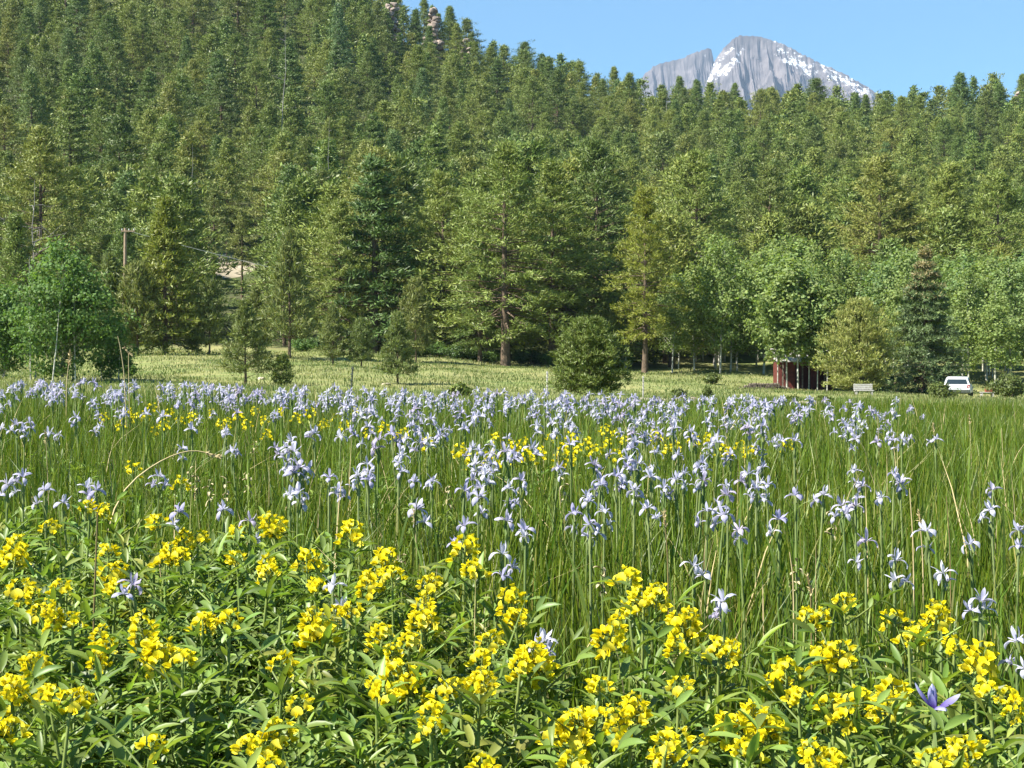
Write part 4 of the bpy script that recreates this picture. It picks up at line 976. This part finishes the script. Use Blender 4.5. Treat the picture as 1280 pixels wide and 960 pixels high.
YEL = [(111, 619, 45, 22), (62, 644, 35, 26), (15, 668, 45, 50), (22, 715, 40, 40), (198, 635, 30, 32), (247, 657, 45, 32), (205, 681, 40, 32), (224, 678, 30, 30), (292, 652, 22, 20), (343, 638, 38, 34), (296, 680, 28, 24), (335, 698, 40, 30), (383, 678, 42, 42), (392, 716, 30, 26),
 (437, 642, 36, 48), (134, 672, 36, 24), (134, 696, 40, 34), (142, 720, 34, 26), (74, 716, 22, 20), (47, 746, 28, 24), (89, 758, 50, 32), (252, 756, 40, 28), (286, 752, 30, 30), (400, 768, 50, 46), (128, 792, 60, 30), (200, 786, 60, 50), (226, 800, 36, 36), (40, 804, 40, 32), (12, 832, 45, 50), (12, 884, 42, 36), (85, 848, 40, 26), (60, 845, 24, 22),
 (353, 806, 36, 28), (373, 857, 22, 16), (185, 908, 22, 22), (346, 882, 55, 54), (309, 904, 20, 18), (480, 676, 40, 40), (465, 704, 45, 34), (490, 700, 34, 34), (537, 710, 42, 32), (580, 658, 35, 50), (594, 694, 30, 36), (641, 722, 36, 48), (645, 752, 38, 36), (438, 744, 26, 24), (527, 754, 50, 42), (477, 770, 38, 28), (510, 782, 40, 34),
 (613, 780, 35, 26), (603, 798, 26, 30), (672, 806, 58, 50), (650, 812, 34, 30), (600, 830, 45, 34), (495, 812, 60, 55), (470, 836, 34, 24), (556, 840, 32, 34), (540, 864, 34, 36), (538, 888, 28, 34), (783, 700, 34, 40), (805, 730, 50, 36), (785, 742, 34, 28), (765, 776, 42, 46), (750, 834, 26, 30), (720, 878, 60, 60), (742, 872, 40, 40), (790, 866, 52, 46),
 (857, 748, 38, 56), (850, 836, 30, 28), (900, 786, 46, 40), (1008, 750, 42, 32), (1056, 732, 30, 32), (1119, 754, 36, 34), (1138, 774, 46, 36), (1172, 750, 38, 38), (1195, 786, 30, 28), (1055, 788, 56, 50), (985, 812, 46, 52), (1000, 850, 30, 40), (1222, 806, 48, 50), (1045, 858, 40, 46), (1072, 846, 24, 30), (1115, 836, 50, 58), (1262, 850, 40, 34), (1240, 845, 24, 24),
 (938, 864, 62, 60), (915, 880, 46, 48), (965, 884, 40, 40), (848, 896, 52, 62), (1040, 926, 46, 40), (1216, 906, 40, 32), (1168, 922, 26, 24), (1204, 912, 30, 30), (604, 932, 32, 30), (832, 905, 30, 36), (935, 912, 30, 26), (720, 930, 30, 26), (340, 935, 24, 22), (575, 838, 26, 24), (420, 750, 24, 22), (850, 790, 24, 24)]
BAN = []; near_pos = []
yr = random.Random(5)
for n, (px, yt, wd, hp) in enumerate(YEL):
    h = yr.uniform(.47, .53); d = depth_at(px, yt, h); x = (px - 640) / F * d; z = gz(x, d); near_pos.append((x, d))
    want = hp / F * d                                          # raceme length from the photo
    o = bpy.data.objects.new('golden_banner', None); COL.objects.link(o); o.location = (x, d, z); o.rotation_euler = (0, 0, yr.random() * 6.28)
    idx = min(range(10), key=lambda q: abs(RAC[q][1] + .02 - want) + yr.random() * .012); me, L = RAC[idx]
    s = max(.75, min(1.25, want / (L + .022))); hs = h - (L + .012) * s
    f, st = FOL[yr.randrange(8)]; k = hs / .42
    link('stem', st, o, sc=(1, 1, k)); link('foliage', f, o, sc=(1, 1, k)); link('flower_cluster', me, o, (0, 0, hs - .004), (yr.uniform(-.22, .22), yr.uniform(-.22, .22), yr.random() * 6.28), s * .93)
    if wd > 36:                                                # a second cluster beside the first
        for e in range(2 if wd > 48 else 1):
            me2, L2 = RAC[(idx + 3 + e) % 10]; a = yr.random() * 6.28; off = wd / F * d * .36
            link('flower_cluster', me2, o, (math.cos(a) * off, math.sin(a) * off, hs - yr.uniform(.0, .03)), (-math.sin(a) * .35, math.cos(a) * .35, a), s * yr.uniform(.68, .88))
    tag(o, None, 'wildflower', 'golden banner plants in bloom')
    BAN.append((o, px, yt + hp / 2, 'b', ('broad yellow flower cluster' if wd > 44 else 'tall yellow flower spike' if hp > 42 else 'full yellow flower head' if wd > 32 else 'small yellow flower head')))
# far golden banners
def whole_banner(k):
    g = Geo(); f, s = banner_foliage(460 + k, .40, 5, .055); g.add_geo(f.raw()); b0 = len(g.M); g.add_geo(s.raw())
    r = raceme(470 + k, .06, 8, .022).raw()
    for q in range(b0, len(g.M)): g.M[q] = np.full_like(g.M[q], 1)
    b0 = len(g.M); g.add_geo(r, None, (0, 0, .40))
    for q in range(b0, len(g.M)): g.M[q] = np.where(g.M[q] == 0, 2, 1).astype(np.int32)
    return g.mesh('golden_banner', [M['bleaf'], M['bstem'], M['yellow']], True)
WB = [whole_banner(k) for k in range(4)]
FARY = [] + [(160, 506), (181, 510), (212, 507), (240, 511), (318, 505), (330, 516), (298, 509), (388, 505), (335, 532), (165, 570), (225, 588), (430, 521), (480, 523), (620, 536), (660, 555), (612, 556), (690, 536), (735, 541), (757, 526), (760, 542), (830, 536), (825, 543), (867, 538), (886, 536), (927, 546), (985, 544), (575, 548), (555, 500), (445, 505), (130, 512), (205, 520), (225, 515), (150, 520), (265, 508), (275, 520), (420, 512), (505, 530), (535, 540), (640, 545), (675, 552), (705, 548), (722, 552), (745, 550), (780, 540), (845, 545), (905, 550), (940, 552), (630, 560), (590, 558), (700, 562), (655, 542), (820, 532), (835, 552), (370, 512), (405, 520), (350, 506), (308, 520), (190, 500), (715, 535), (770, 556)]
for n, (px, py) in enumerate(FARY):
    h = yr.uniform(.43, .49); d = depth_at(px, py, h); x = (px - 640) / F * d
    for e in range(1 if n % 6 else 2):
        xx = x + (yr.uniform(-.12, .12) if e else 0); dd = d + (yr.uniform(-.2, .2) if e else 0)
        o = link('golden_banner', WB[(n + e) % 4], None, (xx, dd, gz(xx, dd)), (0, 0, yr.random() * 6.28), h / .485 * (1 if not e else .93))
        tag(o, None, 'wildflower', 'golden banner plants in bloom'); q = pix((xx, dd, gz(xx, dd) + h)); BAN.append((o, q[0], q[1], 'b', 'yellow flower head'))

# ---- wild irises
def iris_flower(seed, deep=False):
    r = np.random.default_rng(seed); g = Geo(); w_ = .026
    for k in range(3):
        a = k * 2 * PI / 3 + r.normal(0, .12)
        V, Fq, pa = petal(.058 * r.uniform(.85, 1.15), w_ * r.uniform(.65, 1.0), 8, 2, math.radians(r.uniform(38, 68)), math.radians(r.uniform(-130, -50)), 1.35, .75, -.3, .10); V[:, 0] += .004; g.add(V @ rotz(a).T, Fq, 0, pa)
        V, Fq, pa = petal(.050 * r.uniform(.8, 1.1), .014 * r.uniform(.7, 1.15), 7, 1, math.radians(r.uniform(62, 88)), math.radians(r.uniform(15, 100)), 1.3, .75, -.4, .10); pa[:, 0] = .42 + .5 * pa[:, 0]; V[:, 0] += .003; g.add(V @ rotz(a + PI / 3 + r.normal(0, .15)).T, Fq, 0, pa)
        V, Fq, pa = petal(.030, .010, 4, 1, math.radians(42), math.radians(15), 1.2, .6, -.5); pa[:, 0] = .9; V[:, 2] += .004; g.add(V @ rotz(a).T, Fq, 0, pa)
    V, Fq = tube([(0, 0, -.030), (0, 0, -.014), (0, 0, .004)], [.0035, .0052, .004], 6); g.add(V, Fq, 1)
    return g
def iris_green(seed, H_):
    r = np.random.default_rng(seed); s = Geo(); l = Geo(); b = r.normal(0, .03, 2)
    V, Fq = tube([(b[0], b[1], -.03), (b[0] * .4, b[1] * .4, H_ * .5), (0, 0, H_)], [.0042, .0036, .003], 6); s.add(V, Fq)
    V, Fq, pa = petal(.06, .014, 4, 1, math.radians(86), math.radians(80), .8, .7, .8); s.add(V @ rotz(r.random() * 6).T + np.array([0, 0, H_ - .055]), Fq)
    V, Fq, pa = petal(.05, .012, 4, 1, math.radians(82), math.radians(70), .8, .7, .8); s.add(V @ rotz(r.random() * 6).T + np.array([0, 0, H_ - .06]), Fq)
    for k in range(4):
        a = r.random() * 6.28; L = H_ * r.uniform(.55, .9); V, Fq, pa = petal(L, .010, 6, 1, math.radians(r.uniform(80, 90)), math.radians(r.uniform(55, 82)), .45, .6, .5)
        l.add(V @ rotz(a).T + np.array([b[0] + math.cos(a) * .012, b[1] + math.sin(a) * .012, -.02]), Fq)
    return s, l
IFL = [iris_flower(500 + k) for k in range(8)]
IFM = [f.mesh('flower', [M['violet'], M['ileaf']], True) for f in IFL]
IGR = [iris_green(520 + k, .46) for k in range(5)]
IGM = [(s.mesh('stem', M['ileaf'], True), l.mesh('leaf', M['ileaf'], True)) for s, l in IGR]
def whole_iris(k, two=False):
    g = Geo(); s, l = IGR[k % 5]; g.add_geo(s.raw()); g.add_geo(l.raw())
    for m_ in g.M: m_[:] = 1
    r = random.Random(k); g.add_geo(IFL[k % 8].raw(), rotx(r.uniform(-.3, .3)) @ rotz(r.random() * 6), (0, 0, .478), .68)
    if two: g.add_geo(IFL[(k + 3) % 8].raw(), rotx(.5) @ rotz(r.random() * 6), (.018, .01, .452), .6)
    return g
WI = [whole_iris(k, k % 3 != 1) for k in range(9)]
WIM = [q.mesh('wild_iris', [M['violet'], M['ileaf']], True) for q in WI]
IR = [(8, 598, 30), (28, 590, 25), (55, 606, 28), (78, 622, 25), (107, 603, 20), (120, 606, 16), (222, 632, 22), (278, 630, 30), (312, 645, 22), (375, 574, 32), (372, 606, 34), (362, 612, 26), (411, 590, 20), (365, 544, 25), (392, 534, 25), (425, 540, 22), (228, 556, 18), (198, 590, 16), (290, 558, 16), (60, 536, 22), (30, 532, 18), (20, 526, 18),
 (520, 626, 34), (580, 604, 30), (598, 612, 32), (595, 574, 25), (606, 584, 22), (633, 642, 26), (657, 654, 26), (628, 684, 20), (580, 650, 16), (517, 596, 18), (460, 584, 25), (447, 588, 20), (498, 574, 16), (635, 570, 20), (651, 594, 22), (635, 604, 20), (550, 540, 20), (590, 555, 20), (665, 552, 28), (640, 560, 24), (743, 574, 26), (750, 598, 28), (718, 636, 22), (738, 648, 30), (756, 632, 26), (735, 620, 18), (785, 566, 30), (798, 572, 26), (793, 606, 28), (814, 588, 28), (830, 604, 24), (845, 594, 24), (810, 628, 18), (855, 586, 24),
 (867, 700, 26), (905, 742, 30), (880, 594, 25), (874, 580, 22), (935, 584, 30), (946, 604, 26), (910, 610, 30), (905, 634, 36), (925, 655, 28), (885, 632, 24), (975, 640, 32), (995, 612, 26), (1030, 612, 24), (1054, 624, 28), (1070, 626, 22), (1102, 617, 26), (1078, 602, 24), (1068, 584, 20), (1126, 594, 32), (1118, 588, 24), (1083, 668, 34), (1120, 692, 30), (1160, 654, 34), (1215, 672, 32), (1180, 708, 32), (1228, 742, 34), (1275, 656, 22), (1242, 606, 22), (1240, 630, 26), (1274, 792, 26), (1170, 545, 15), (1128, 544, 20), (1116, 546, 18), (415, 724, 30), (680, 788, 26), (1097, 548, 18), (1070, 545, 18), (1060, 530, 16), (165, 722, 18), (672, 796, 22), (540, 596, 20), (770, 590, 20), (698, 580, 20), (820, 560, 22), (960, 600, 22)]
IRIS = []
for n, (px, py, sz) in enumerate(IR):
    h = yr.uniform(.48, .54); d = depth_at(px, py, h); x = (px - 640) / F * d; z = gz(x, d)
    s = max(.60, min(1.05, sz / F * d / .094)); hs = h - .045 * s
    o = bpy.data.objects.new('wild_iris', None); COL.objects.link(o); o.location = (x, d, z); o.rotation_euler = (0, 0, yr.random() * 6.28)
    st, lf = IGM[n % 5]; k = hs / .46
    link('stem', st, o, sc=(1, 1, k)); link('leaf', lf, o, sc=(1, 1, k)); link('flower', IFM[n % 8], o, (0, 0, hs + .012), (yr.uniform(-.4, .4), yr.uniform(-.4, .4), yr.random() * 6.28), s)
    for e in range((1, 2, 1, 0)[n % 4]):
        a = yr.random() * 6.28; link('flower', IFM[(n + 3 + e) % 8], o, (.022 * math.cos(a), .022 * math.sin(a), hs - yr.uniform(.0, .035)), (-.5 * math.sin(a), .5 * math.cos(a), yr.random() * 6.28), s * yr.uniform(.7, .9))
    tag(o, None, 'wildflower', 'wild irises in the meadow'); IRIS.append((o, px, py, 'i', 'pale violet iris'))
# the big dark one in front
px, py, d = 1171, 860, 2.40; x = (px - 640) / F * d; zt = at(px, py, d)[2]; z = gz(x, d); hs = zt - z - .05; VX, VD = x, d
o = bpy.data.objects.new('wild_iris', None); COL.objects.link(o); o.location = (x, d, z)
g = Geo()
for a, a0, a1, L, W_ in [(2.95, 62, 50, .062, .024), (.25, 48, 12, .060, .022), (-1.4, 60, -30, .05, .022), (1.6, 75, 70, .05, .016), (2.2, 80, 75, .045, .016), (4.0, 75, 65, .04, .015)]:
    V, Fq, pa = petal(L, W_, 10, 3, math.radians(a0), math.radians(a1), 1.25, .75, -.5, .03); g.add(V @ rotz(a).T, Fq, 0, pa)
V, Fq = tube([(0, 0, -.035), (0, 0, -.015), (0, 0, .006)], [.004, .006, .005], 8); g.add(V, Fq, 1)
link('flower', g.mesh('flower', [M['dark_violet'], M['ileaf']], True), o, (0, 0, hs + .012), (0, 0, 0), .88)
link('stem', IGM[1][0], o, sc=(1, 1, hs / .46)); link('leaf', IGM[1][1], o, sc=(1, 1, hs / .46))
tag(o, 'large deep violet iris just opening among the yellow flowers in front', 'wildflower', 'wild irises in the meadow')
# the far drift
cand = []
ir = np.random.default_rng(21)
while len(cand) < 620:
    d = ir.uniform(4.6, 12.2); px = ir.uniform(-40, 1160); edge = d / 12.2
    if d < 7 and px > 1000: continue
    if px > 1000 and (d < 7.2 or ir.random() < .45): continue
    if d < 8.0 and ir.random() < .55: continue
    if d < 6 and px < 300: continue
    if px < 430 and d < 8.6 and ir.random() < .7: continue
    if d > 10.8 and px > 860 and ir.random() < .6: continue
    cl = math.sin(px * .021 + d * 1.3) + math.sin(px * .047 - d * 2.1 + 2)
    if cl < ir.uniform(-2.3, .6): continue
    cand.append((px, d))
cand.sort(key=lambda c: c[1])
drift = Geo(); nth = 0
for n, (px, d) in enumerate(cand):
    x = (px - 640) / F * d; z = gz(x, d); s = ir.uniform(.86, 1.12); fs_ = .8
    if nth < 188:
        o = link('wild_iris', WIM[n % 9], None, (x, d, z), (ir.uniform(-.05, .05), ir.uniform(-.05, .05), ir.random() * 6.28), s); nth += 1
        tag(o, None, 'wildflower', 'wild irises in the meadow'); q = pix((x, d, z + .5 * s)); IRIS.append((o, q[0], q[1], 'i', 'small pale violet iris'))
    else: drift.add_geo(WI[n % 9].raw(), rotz(ir.random() * 6.28), (x, d, z), s, ir.random())
tag(link('iris_drift', drift.mesh('iris_drift', [M['violet'], M['ileaf']], True)), 'dense far drift of pale violet irises along the meadow edge', 'wildflowers', kind='stuff')
LAND_M = [('the deep violet iris', 1171, 885), ('the arching dry grass stem', 205, 590), ('the round bushy pine', 735, 512), ('the nearest young pine', 307, 490), ('the red shed', 1005, 492), ('the flat buff boulder', 1012, 516),
          ('the leafy aspen clump', 78, 480), ('the thin dark post', 438, 492), ('the white car', 1196, 498), ('the tall brown stalk', 117, 800), ('the dark field-edge shrub', 575, 500)]
SPOT_M = [('the paired straw stalks', 1140, 700), ('the wilted pale pods', 400, 690)]
rel_labels(IRIS, LAND_M, 'beyond', 'in front')
rel_labels(BAN, LAND_M, 'beyond', 'in front')

# ---- wilted tan flower stalks
def pod_stalk(seed):
    r = np.random.default_rng(seed); s_, h_ = Geo(), Geo(); V, Fq = tube([(0, 0, -.03), (.004, .003, .25), (0, 0, .47)], [.0036, .003, .002], 5); s_.add(V, Fq)
    for k in range(9):
        V, Fq, pa = petal(r.uniform(.016, .026), r.uniform(.007, .012), 4, 1, math.radians(r.uniform(-60, 70)), math.radians(r.uniform(-110, 20)), .9, .7, .8, .15); h_.add(V @ rotz(k * 2.4).T + np.array([0, 0, .40 + .008 * k]), Fq)
    return s_.mesh('stem', M['ileaf'], True), h_.mesh('flower', M['pape'], True)
PODS = [pod_stalk(700 + k) for k in range(3)]; wl = []
for k, (px, py, d) in enumerate([(245, 592, 4.9), (262, 600, 4.8), (283, 598, 4.9), (310, 590, 5.1), (318, 552, 6.6), (237, 585, 5.2), (500, 690, 3.7), (1040, 640, 4.3), (996, 700, 3.4), (752, 705, 3.5), (415, 745, 3.2), (705, 600, 5.0), (560, 606, 5.0)]):
    x, y, z = at(px, py, d); zg = gz(x, y); o = bpy.data.objects.new('wilted_iris', None); COL.objects.link(o); o.location = (x, y, zg); o.rotation_euler = (0, 0, k * 1.3)
    sc = (z - zg) / .47; link('stem', PODS[k % 3][0], o, sc=(1, 1, sc)); link('flower', PODS[k % 3][1], o, (0, 0, .47 * (sc - 1)))
    tag(o, None, 'wildflower', 'wilted tan irises'); wl.append((o, px, py, 'w', 'wilted tan iris'))
rel_labels(wl, LAND_M, 'beyond', 'in front')

# ---- dry stalks
def stalk(pts, r0, mat, label, head=0.0, name='dry_grass_stalk', seed=1):
    P = np.array(pts, float); b = P[0].copy(); P = P - b; t = np.linspace(0, 1, len(P)); tt = np.linspace(0, 1, 16); Q = np.stack([np.interp(tt, t, P[:, k]) for k in range(3)], -1)
    for _ in range(3): Q[1:-1] = (Q[:-2] + Q[1:-1] * 2 + Q[2:]) / 4
    g = Geo(); V, Fq = tube(Q, r0 * (1 - .55 * tt), 5); g.add(V, Fq)
    o = link(name, g.mesh(name, M[mat], True), None, b)
    if head:
        r = np.random.default_rng(seed); n = 46; f = r.random(n); C = Q[-1] + (Q[-3] - Q[-1]) * f[:, None] * (head / max(np.linalg.norm(Q[-3] - Q[-1]), 1e-6)); D = unit(Q[-1] - Q[-2])[None] + r.normal(0, .45, (n, 3))
        h_ = Geo(); V, Fq = blades(C, D, head * .28, head * .09, r); h_.add(V, Fq); link('seed_head', h_.mesh('seed_head', M['straw']), o)
    tag(o, label, 'dry stalk', 'dry stalks in the meadow'); return o
def P3(px, py, d): return at(px, py, d)
def base_of(px, d): x = (px - 640) / F * d; return (x, d, gz(x, d))
stalk([base_of(112, 4.3), P3(135, 625, 4.4), P3(195, 577, 4.5), P3(240, 560, 4.6), P3(275, 571, 4.6)], .0030, 'straw', 'long pale grass stem arching right over the meadow', .05)
stalk([base_of(124, 3.0), P3(116, 800, 3.0), P3(122, 640, 3.0)], .0035, 'brown_stalk', 'tall upright brown stalk at the left among yellow flowers')
stalk([base_of(82, 9), P3(83, 478, 9), P3(88, 440, 9)], .0045, 'straw', 'pale stalk with a drooping seed plume before the aspen clump', .09)
stalk([base_of(160, 8), P3(156, 470, 8), P3(150, 432, 8), P3(147, 420, 8)], .0035, 'straw', 'tall bent straw stem right of the aspen clump')
stalk([base_of(164, 8.2), P3(160, 440, 8.2), P3(165, 444, 8.2)], .003, 'straw', 'short bent straw stem beside the tall bent one', .05)
for k, (px, y0, d, mt) in enumerate([(1140, 610, 3.6, 'straw'), (1152, 640, 3.7, 'straw'), (1186, 620, 3.8, 'brown_stalk'), (833, 640, 3.5, 'brown_stalk'), (1100, 520, 7.5, 'straw'), (1215, 520, 7.5, 'straw'), (1255, 535, 6.5, 'straw'), (60, 540, 5.0, 'straw'), (990, 690, 3.3, 'straw'), (1012, 720, 3.2, 'brown_stalk'), (700, 560, 5, 'straw'), (1170, 530, 7, 'straw'), (200, 690, 3.6, 'straw'), (520, 640, 4.0, 'straw')]):
    stalk([base_of(px + 6, d), P3(px + 2, (y0 + 760) / 2, d), P3(px - 3, y0, d)], .0022, mt, '', .04 if k % 2 else 0, seed=k)
dk = [(o, *pix(o.location)[:1], pix(o.location)[1] - 60, 'd', 'upright ' + ('straw' if o.data.materials[0].name.startswith('dry') else 'brown') + ' stalk') for o in COL.objects if o.name.startswith('dry_grass_stalk') and not o.get('label')]
rel_labels(dk, LAND_M, 'beyond', 'in front')

# ---- leafy undergrowth between the golden banners (nobody could count it)
ur = np.random.default_rng(31); ug = Geo()
protos = []
for k in range(14):
    f, s = banner_foliage(600 + k, .38, 14, .057); b0 = 0; q = Geo(); q.add_geo(f.raw()); b0 = len(q.M); q.add_geo(s.raw())
    for m_ in q.M[b0:]: m_[:] = 1
    protos.append(q.raw())
def leaf_edge(px): return float(np.interp(px, [-100, 0, 200, 420, 560, 700, 850, 1000, 1280, 1400], [4.3, 4.3, 4.1, 3.9, 3.4, 3.05, 2.85, 2.85, 2.9, 2.9]))
cnt = 0
for k in range(9000):
    if cnt > 1150: break
    d = math.sqrt(ur.uniform(1.6 ** 2, 4.6 ** 2)); x = ur.uniform(-(.337 * d + .95), .337 * d + .95); px = 640 + F * x / d
    if d > leaf_edge(px) + ur.normal(0, .13): continue
    if abs(x - VX * d / VD) < .085 and VD - .55 < d < VD + .06: continue
    cnt += 1; ug.add_geo(protos[k % 14], rotx(ur.normal(0, .12)) @ rotz(ur.random() * 6.28), (x, d, gz(x, d)), ur.uniform(.72, 1.12), ur.random())
for k in range(140):                                            # a looser patch farther back at the left
    d = ur.uniform(4.6, 7.5); px = ur.uniform(20, 640); x = (px - 640) / F * d
    if math.sin(px * .02 + d * 2) < .1: continue
    ug.add_geo(protos[k % 14], rotz(ur.random() * 6.28), (x, d, gz(x, d)), ur.uniform(.7, .98), ur.random())
tag(link('undergrowth', ug.mesh('undergrowth', [M['bleaf'], M['bstem']], True)), 'dense glossy three-part leaves filling the ground between the yellow flowers', 'undergrowth', kind='stuff')

# ---- grasses
def grass_field(n, dmin, dmax, hfun, w0, mat, name, label, seed, dens=None, margin=.5, lean=.13, tfun=lambda x, d, r: r.random(len(x))):
    r = np.random.default_rng(seed)
    d = np.sqrt(r.uniform(dmin ** 2, dmax ** 2, n)); x = r.uniform(-1, 1, n) * (.337 * d + margin)
    if dens is not None:
        k = r.random(n) < dens(640 + F * x / d, d, x); x, d = x[k], d[k]
    n = len(x); h = hfun(x, d, r); z = ground(x, d); a = r.random(n) * 2 * PI; l = h * np.abs(r.normal(0, lean, n)) * 2
    ld = np.stack([np.cos(a), np.sin(a)], -1); b = r.random(n) * 2 * PI; wv = np.stack([np.cos(b), np.sin(b)], -1); wd = w0(d, r)
    V = np.zeros((n, 7, 3)); 
    for k, (t, wf) in enumerate(((0, .8), (.45, 1.0), (.78, .7))):
        c = np.stack([x, d], -1) + ld * (l * t ** 2)[:, None]; zz = z + h * t * (1 - .12 * (l / h) * t)
        V[:, 2 * k, :2] = c + wv * (wd * wf / 2)[:, None]; V[:, 2 * k + 1, :2] = c - wv * (wd * wf / 2)[:, None]; V[:, 2 * k, 2] = V[:, 2 * k + 1, 2] = zz
    V[:, 6, :2] = np.stack([x, d], -1) + ld * l[:, None]; V[:, 6, 2] = z + h * (1 - .15 * (l / h))
    base = np.arange(n)[:, None] * 7; g = Geo(); Vf = V.reshape(-1, 3); tint = np.repeat(tfun(x, d, r), 7); pa = np.stack([0 * tint, 0 * tint, tint], -1)
    g.add(Vf, np.concatenate([base + np.array([0, 1, 3, 2]), base + np.array([2, 3, 5, 4])]), 0, pa)
    g.F.append((base + np.array([4, 5, 6])).astype(np.int64)); g.M.append(np.zeros(n, np.int32))
    tag(link(name, g.mesh(name, M[mat])), label, 'grass', kind='stuff')
def mh(x, d, r):
    return np.clip(r.normal(.40, .055, len(x)), .15, .52) * np.interp(d, [2, 3, 4], [.75, .9, 1.0])
def mdens(px, d, x):
    e = np.array([leaf_edge(p) for p in px]); return np.where(d < e - .15, .22, 1.0) * np.where(d > 13.5, np.clip((px - 500) / 500, .1, 1), 1)
grass_field(205000, 1.8, 17.5, mh, lambda d, r: r.uniform(.0026, .0052, len(d)) * np.interp(d, [3, 8, 16], [1, 1.25, 2.0]), 'grass', 'meadow_grass', 'tall fine green grass of the wet meadow', 41, mdens, 1.2)
grass_field(9000, 2.0, 12, lambda x, d, r: np.clip(r.normal(.40, .07, len(x)), .15, .56), lambda d, r: r.uniform(.005, .010, len(d)), 'igrass', 'iris_leaves', 'loose upright iris leaves among the fine grass', 44, mdens, 1.2, .08)
grass_field(1300, 2.6, 14, lambda x, d, r: np.clip(r.normal(.46, .07, len(x)), .2, .62), lambda d, r: r.uniform(.0025, .0045, len(d)), 'straw', 'dry_grass', 'scattered dry straw stems in the green grass', 45, mdens, .5, .22)
def lh(x, d, r): return np.clip(r.normal(.20, .07, len(x)), .06, .5) * np.interp(d, [17, 40, 90, 150], [1.4, 1.1, .75, .7])
def ldens(px, d, x):
    path = (px > 650) & (px < 885) & (d > 58) & (d < 76)
    return np.where(path, .15, 1.0) * np.where(np.sin(x * .35 + 1) * np.sin(d * .22) > .35, .5, 1.0)
grass_field(120000, 16, 138, lh, lambda d, r: r.uniform(.012, .026, len(d)) * np.interp(d, [17, 60, 140], [.8, 1.5, 2.8]), 'lawn', 'lawn_grass', 'pale dry grass of the open lawn before the forest', 42, ldens, 6, .22, lambda x, d, r: np.clip(fbm(x / 6 + 30, d / 14 + 9, 77, 4) * 3.4 - 1.1 + r.normal(0, .12, len(x)), 0, .99))
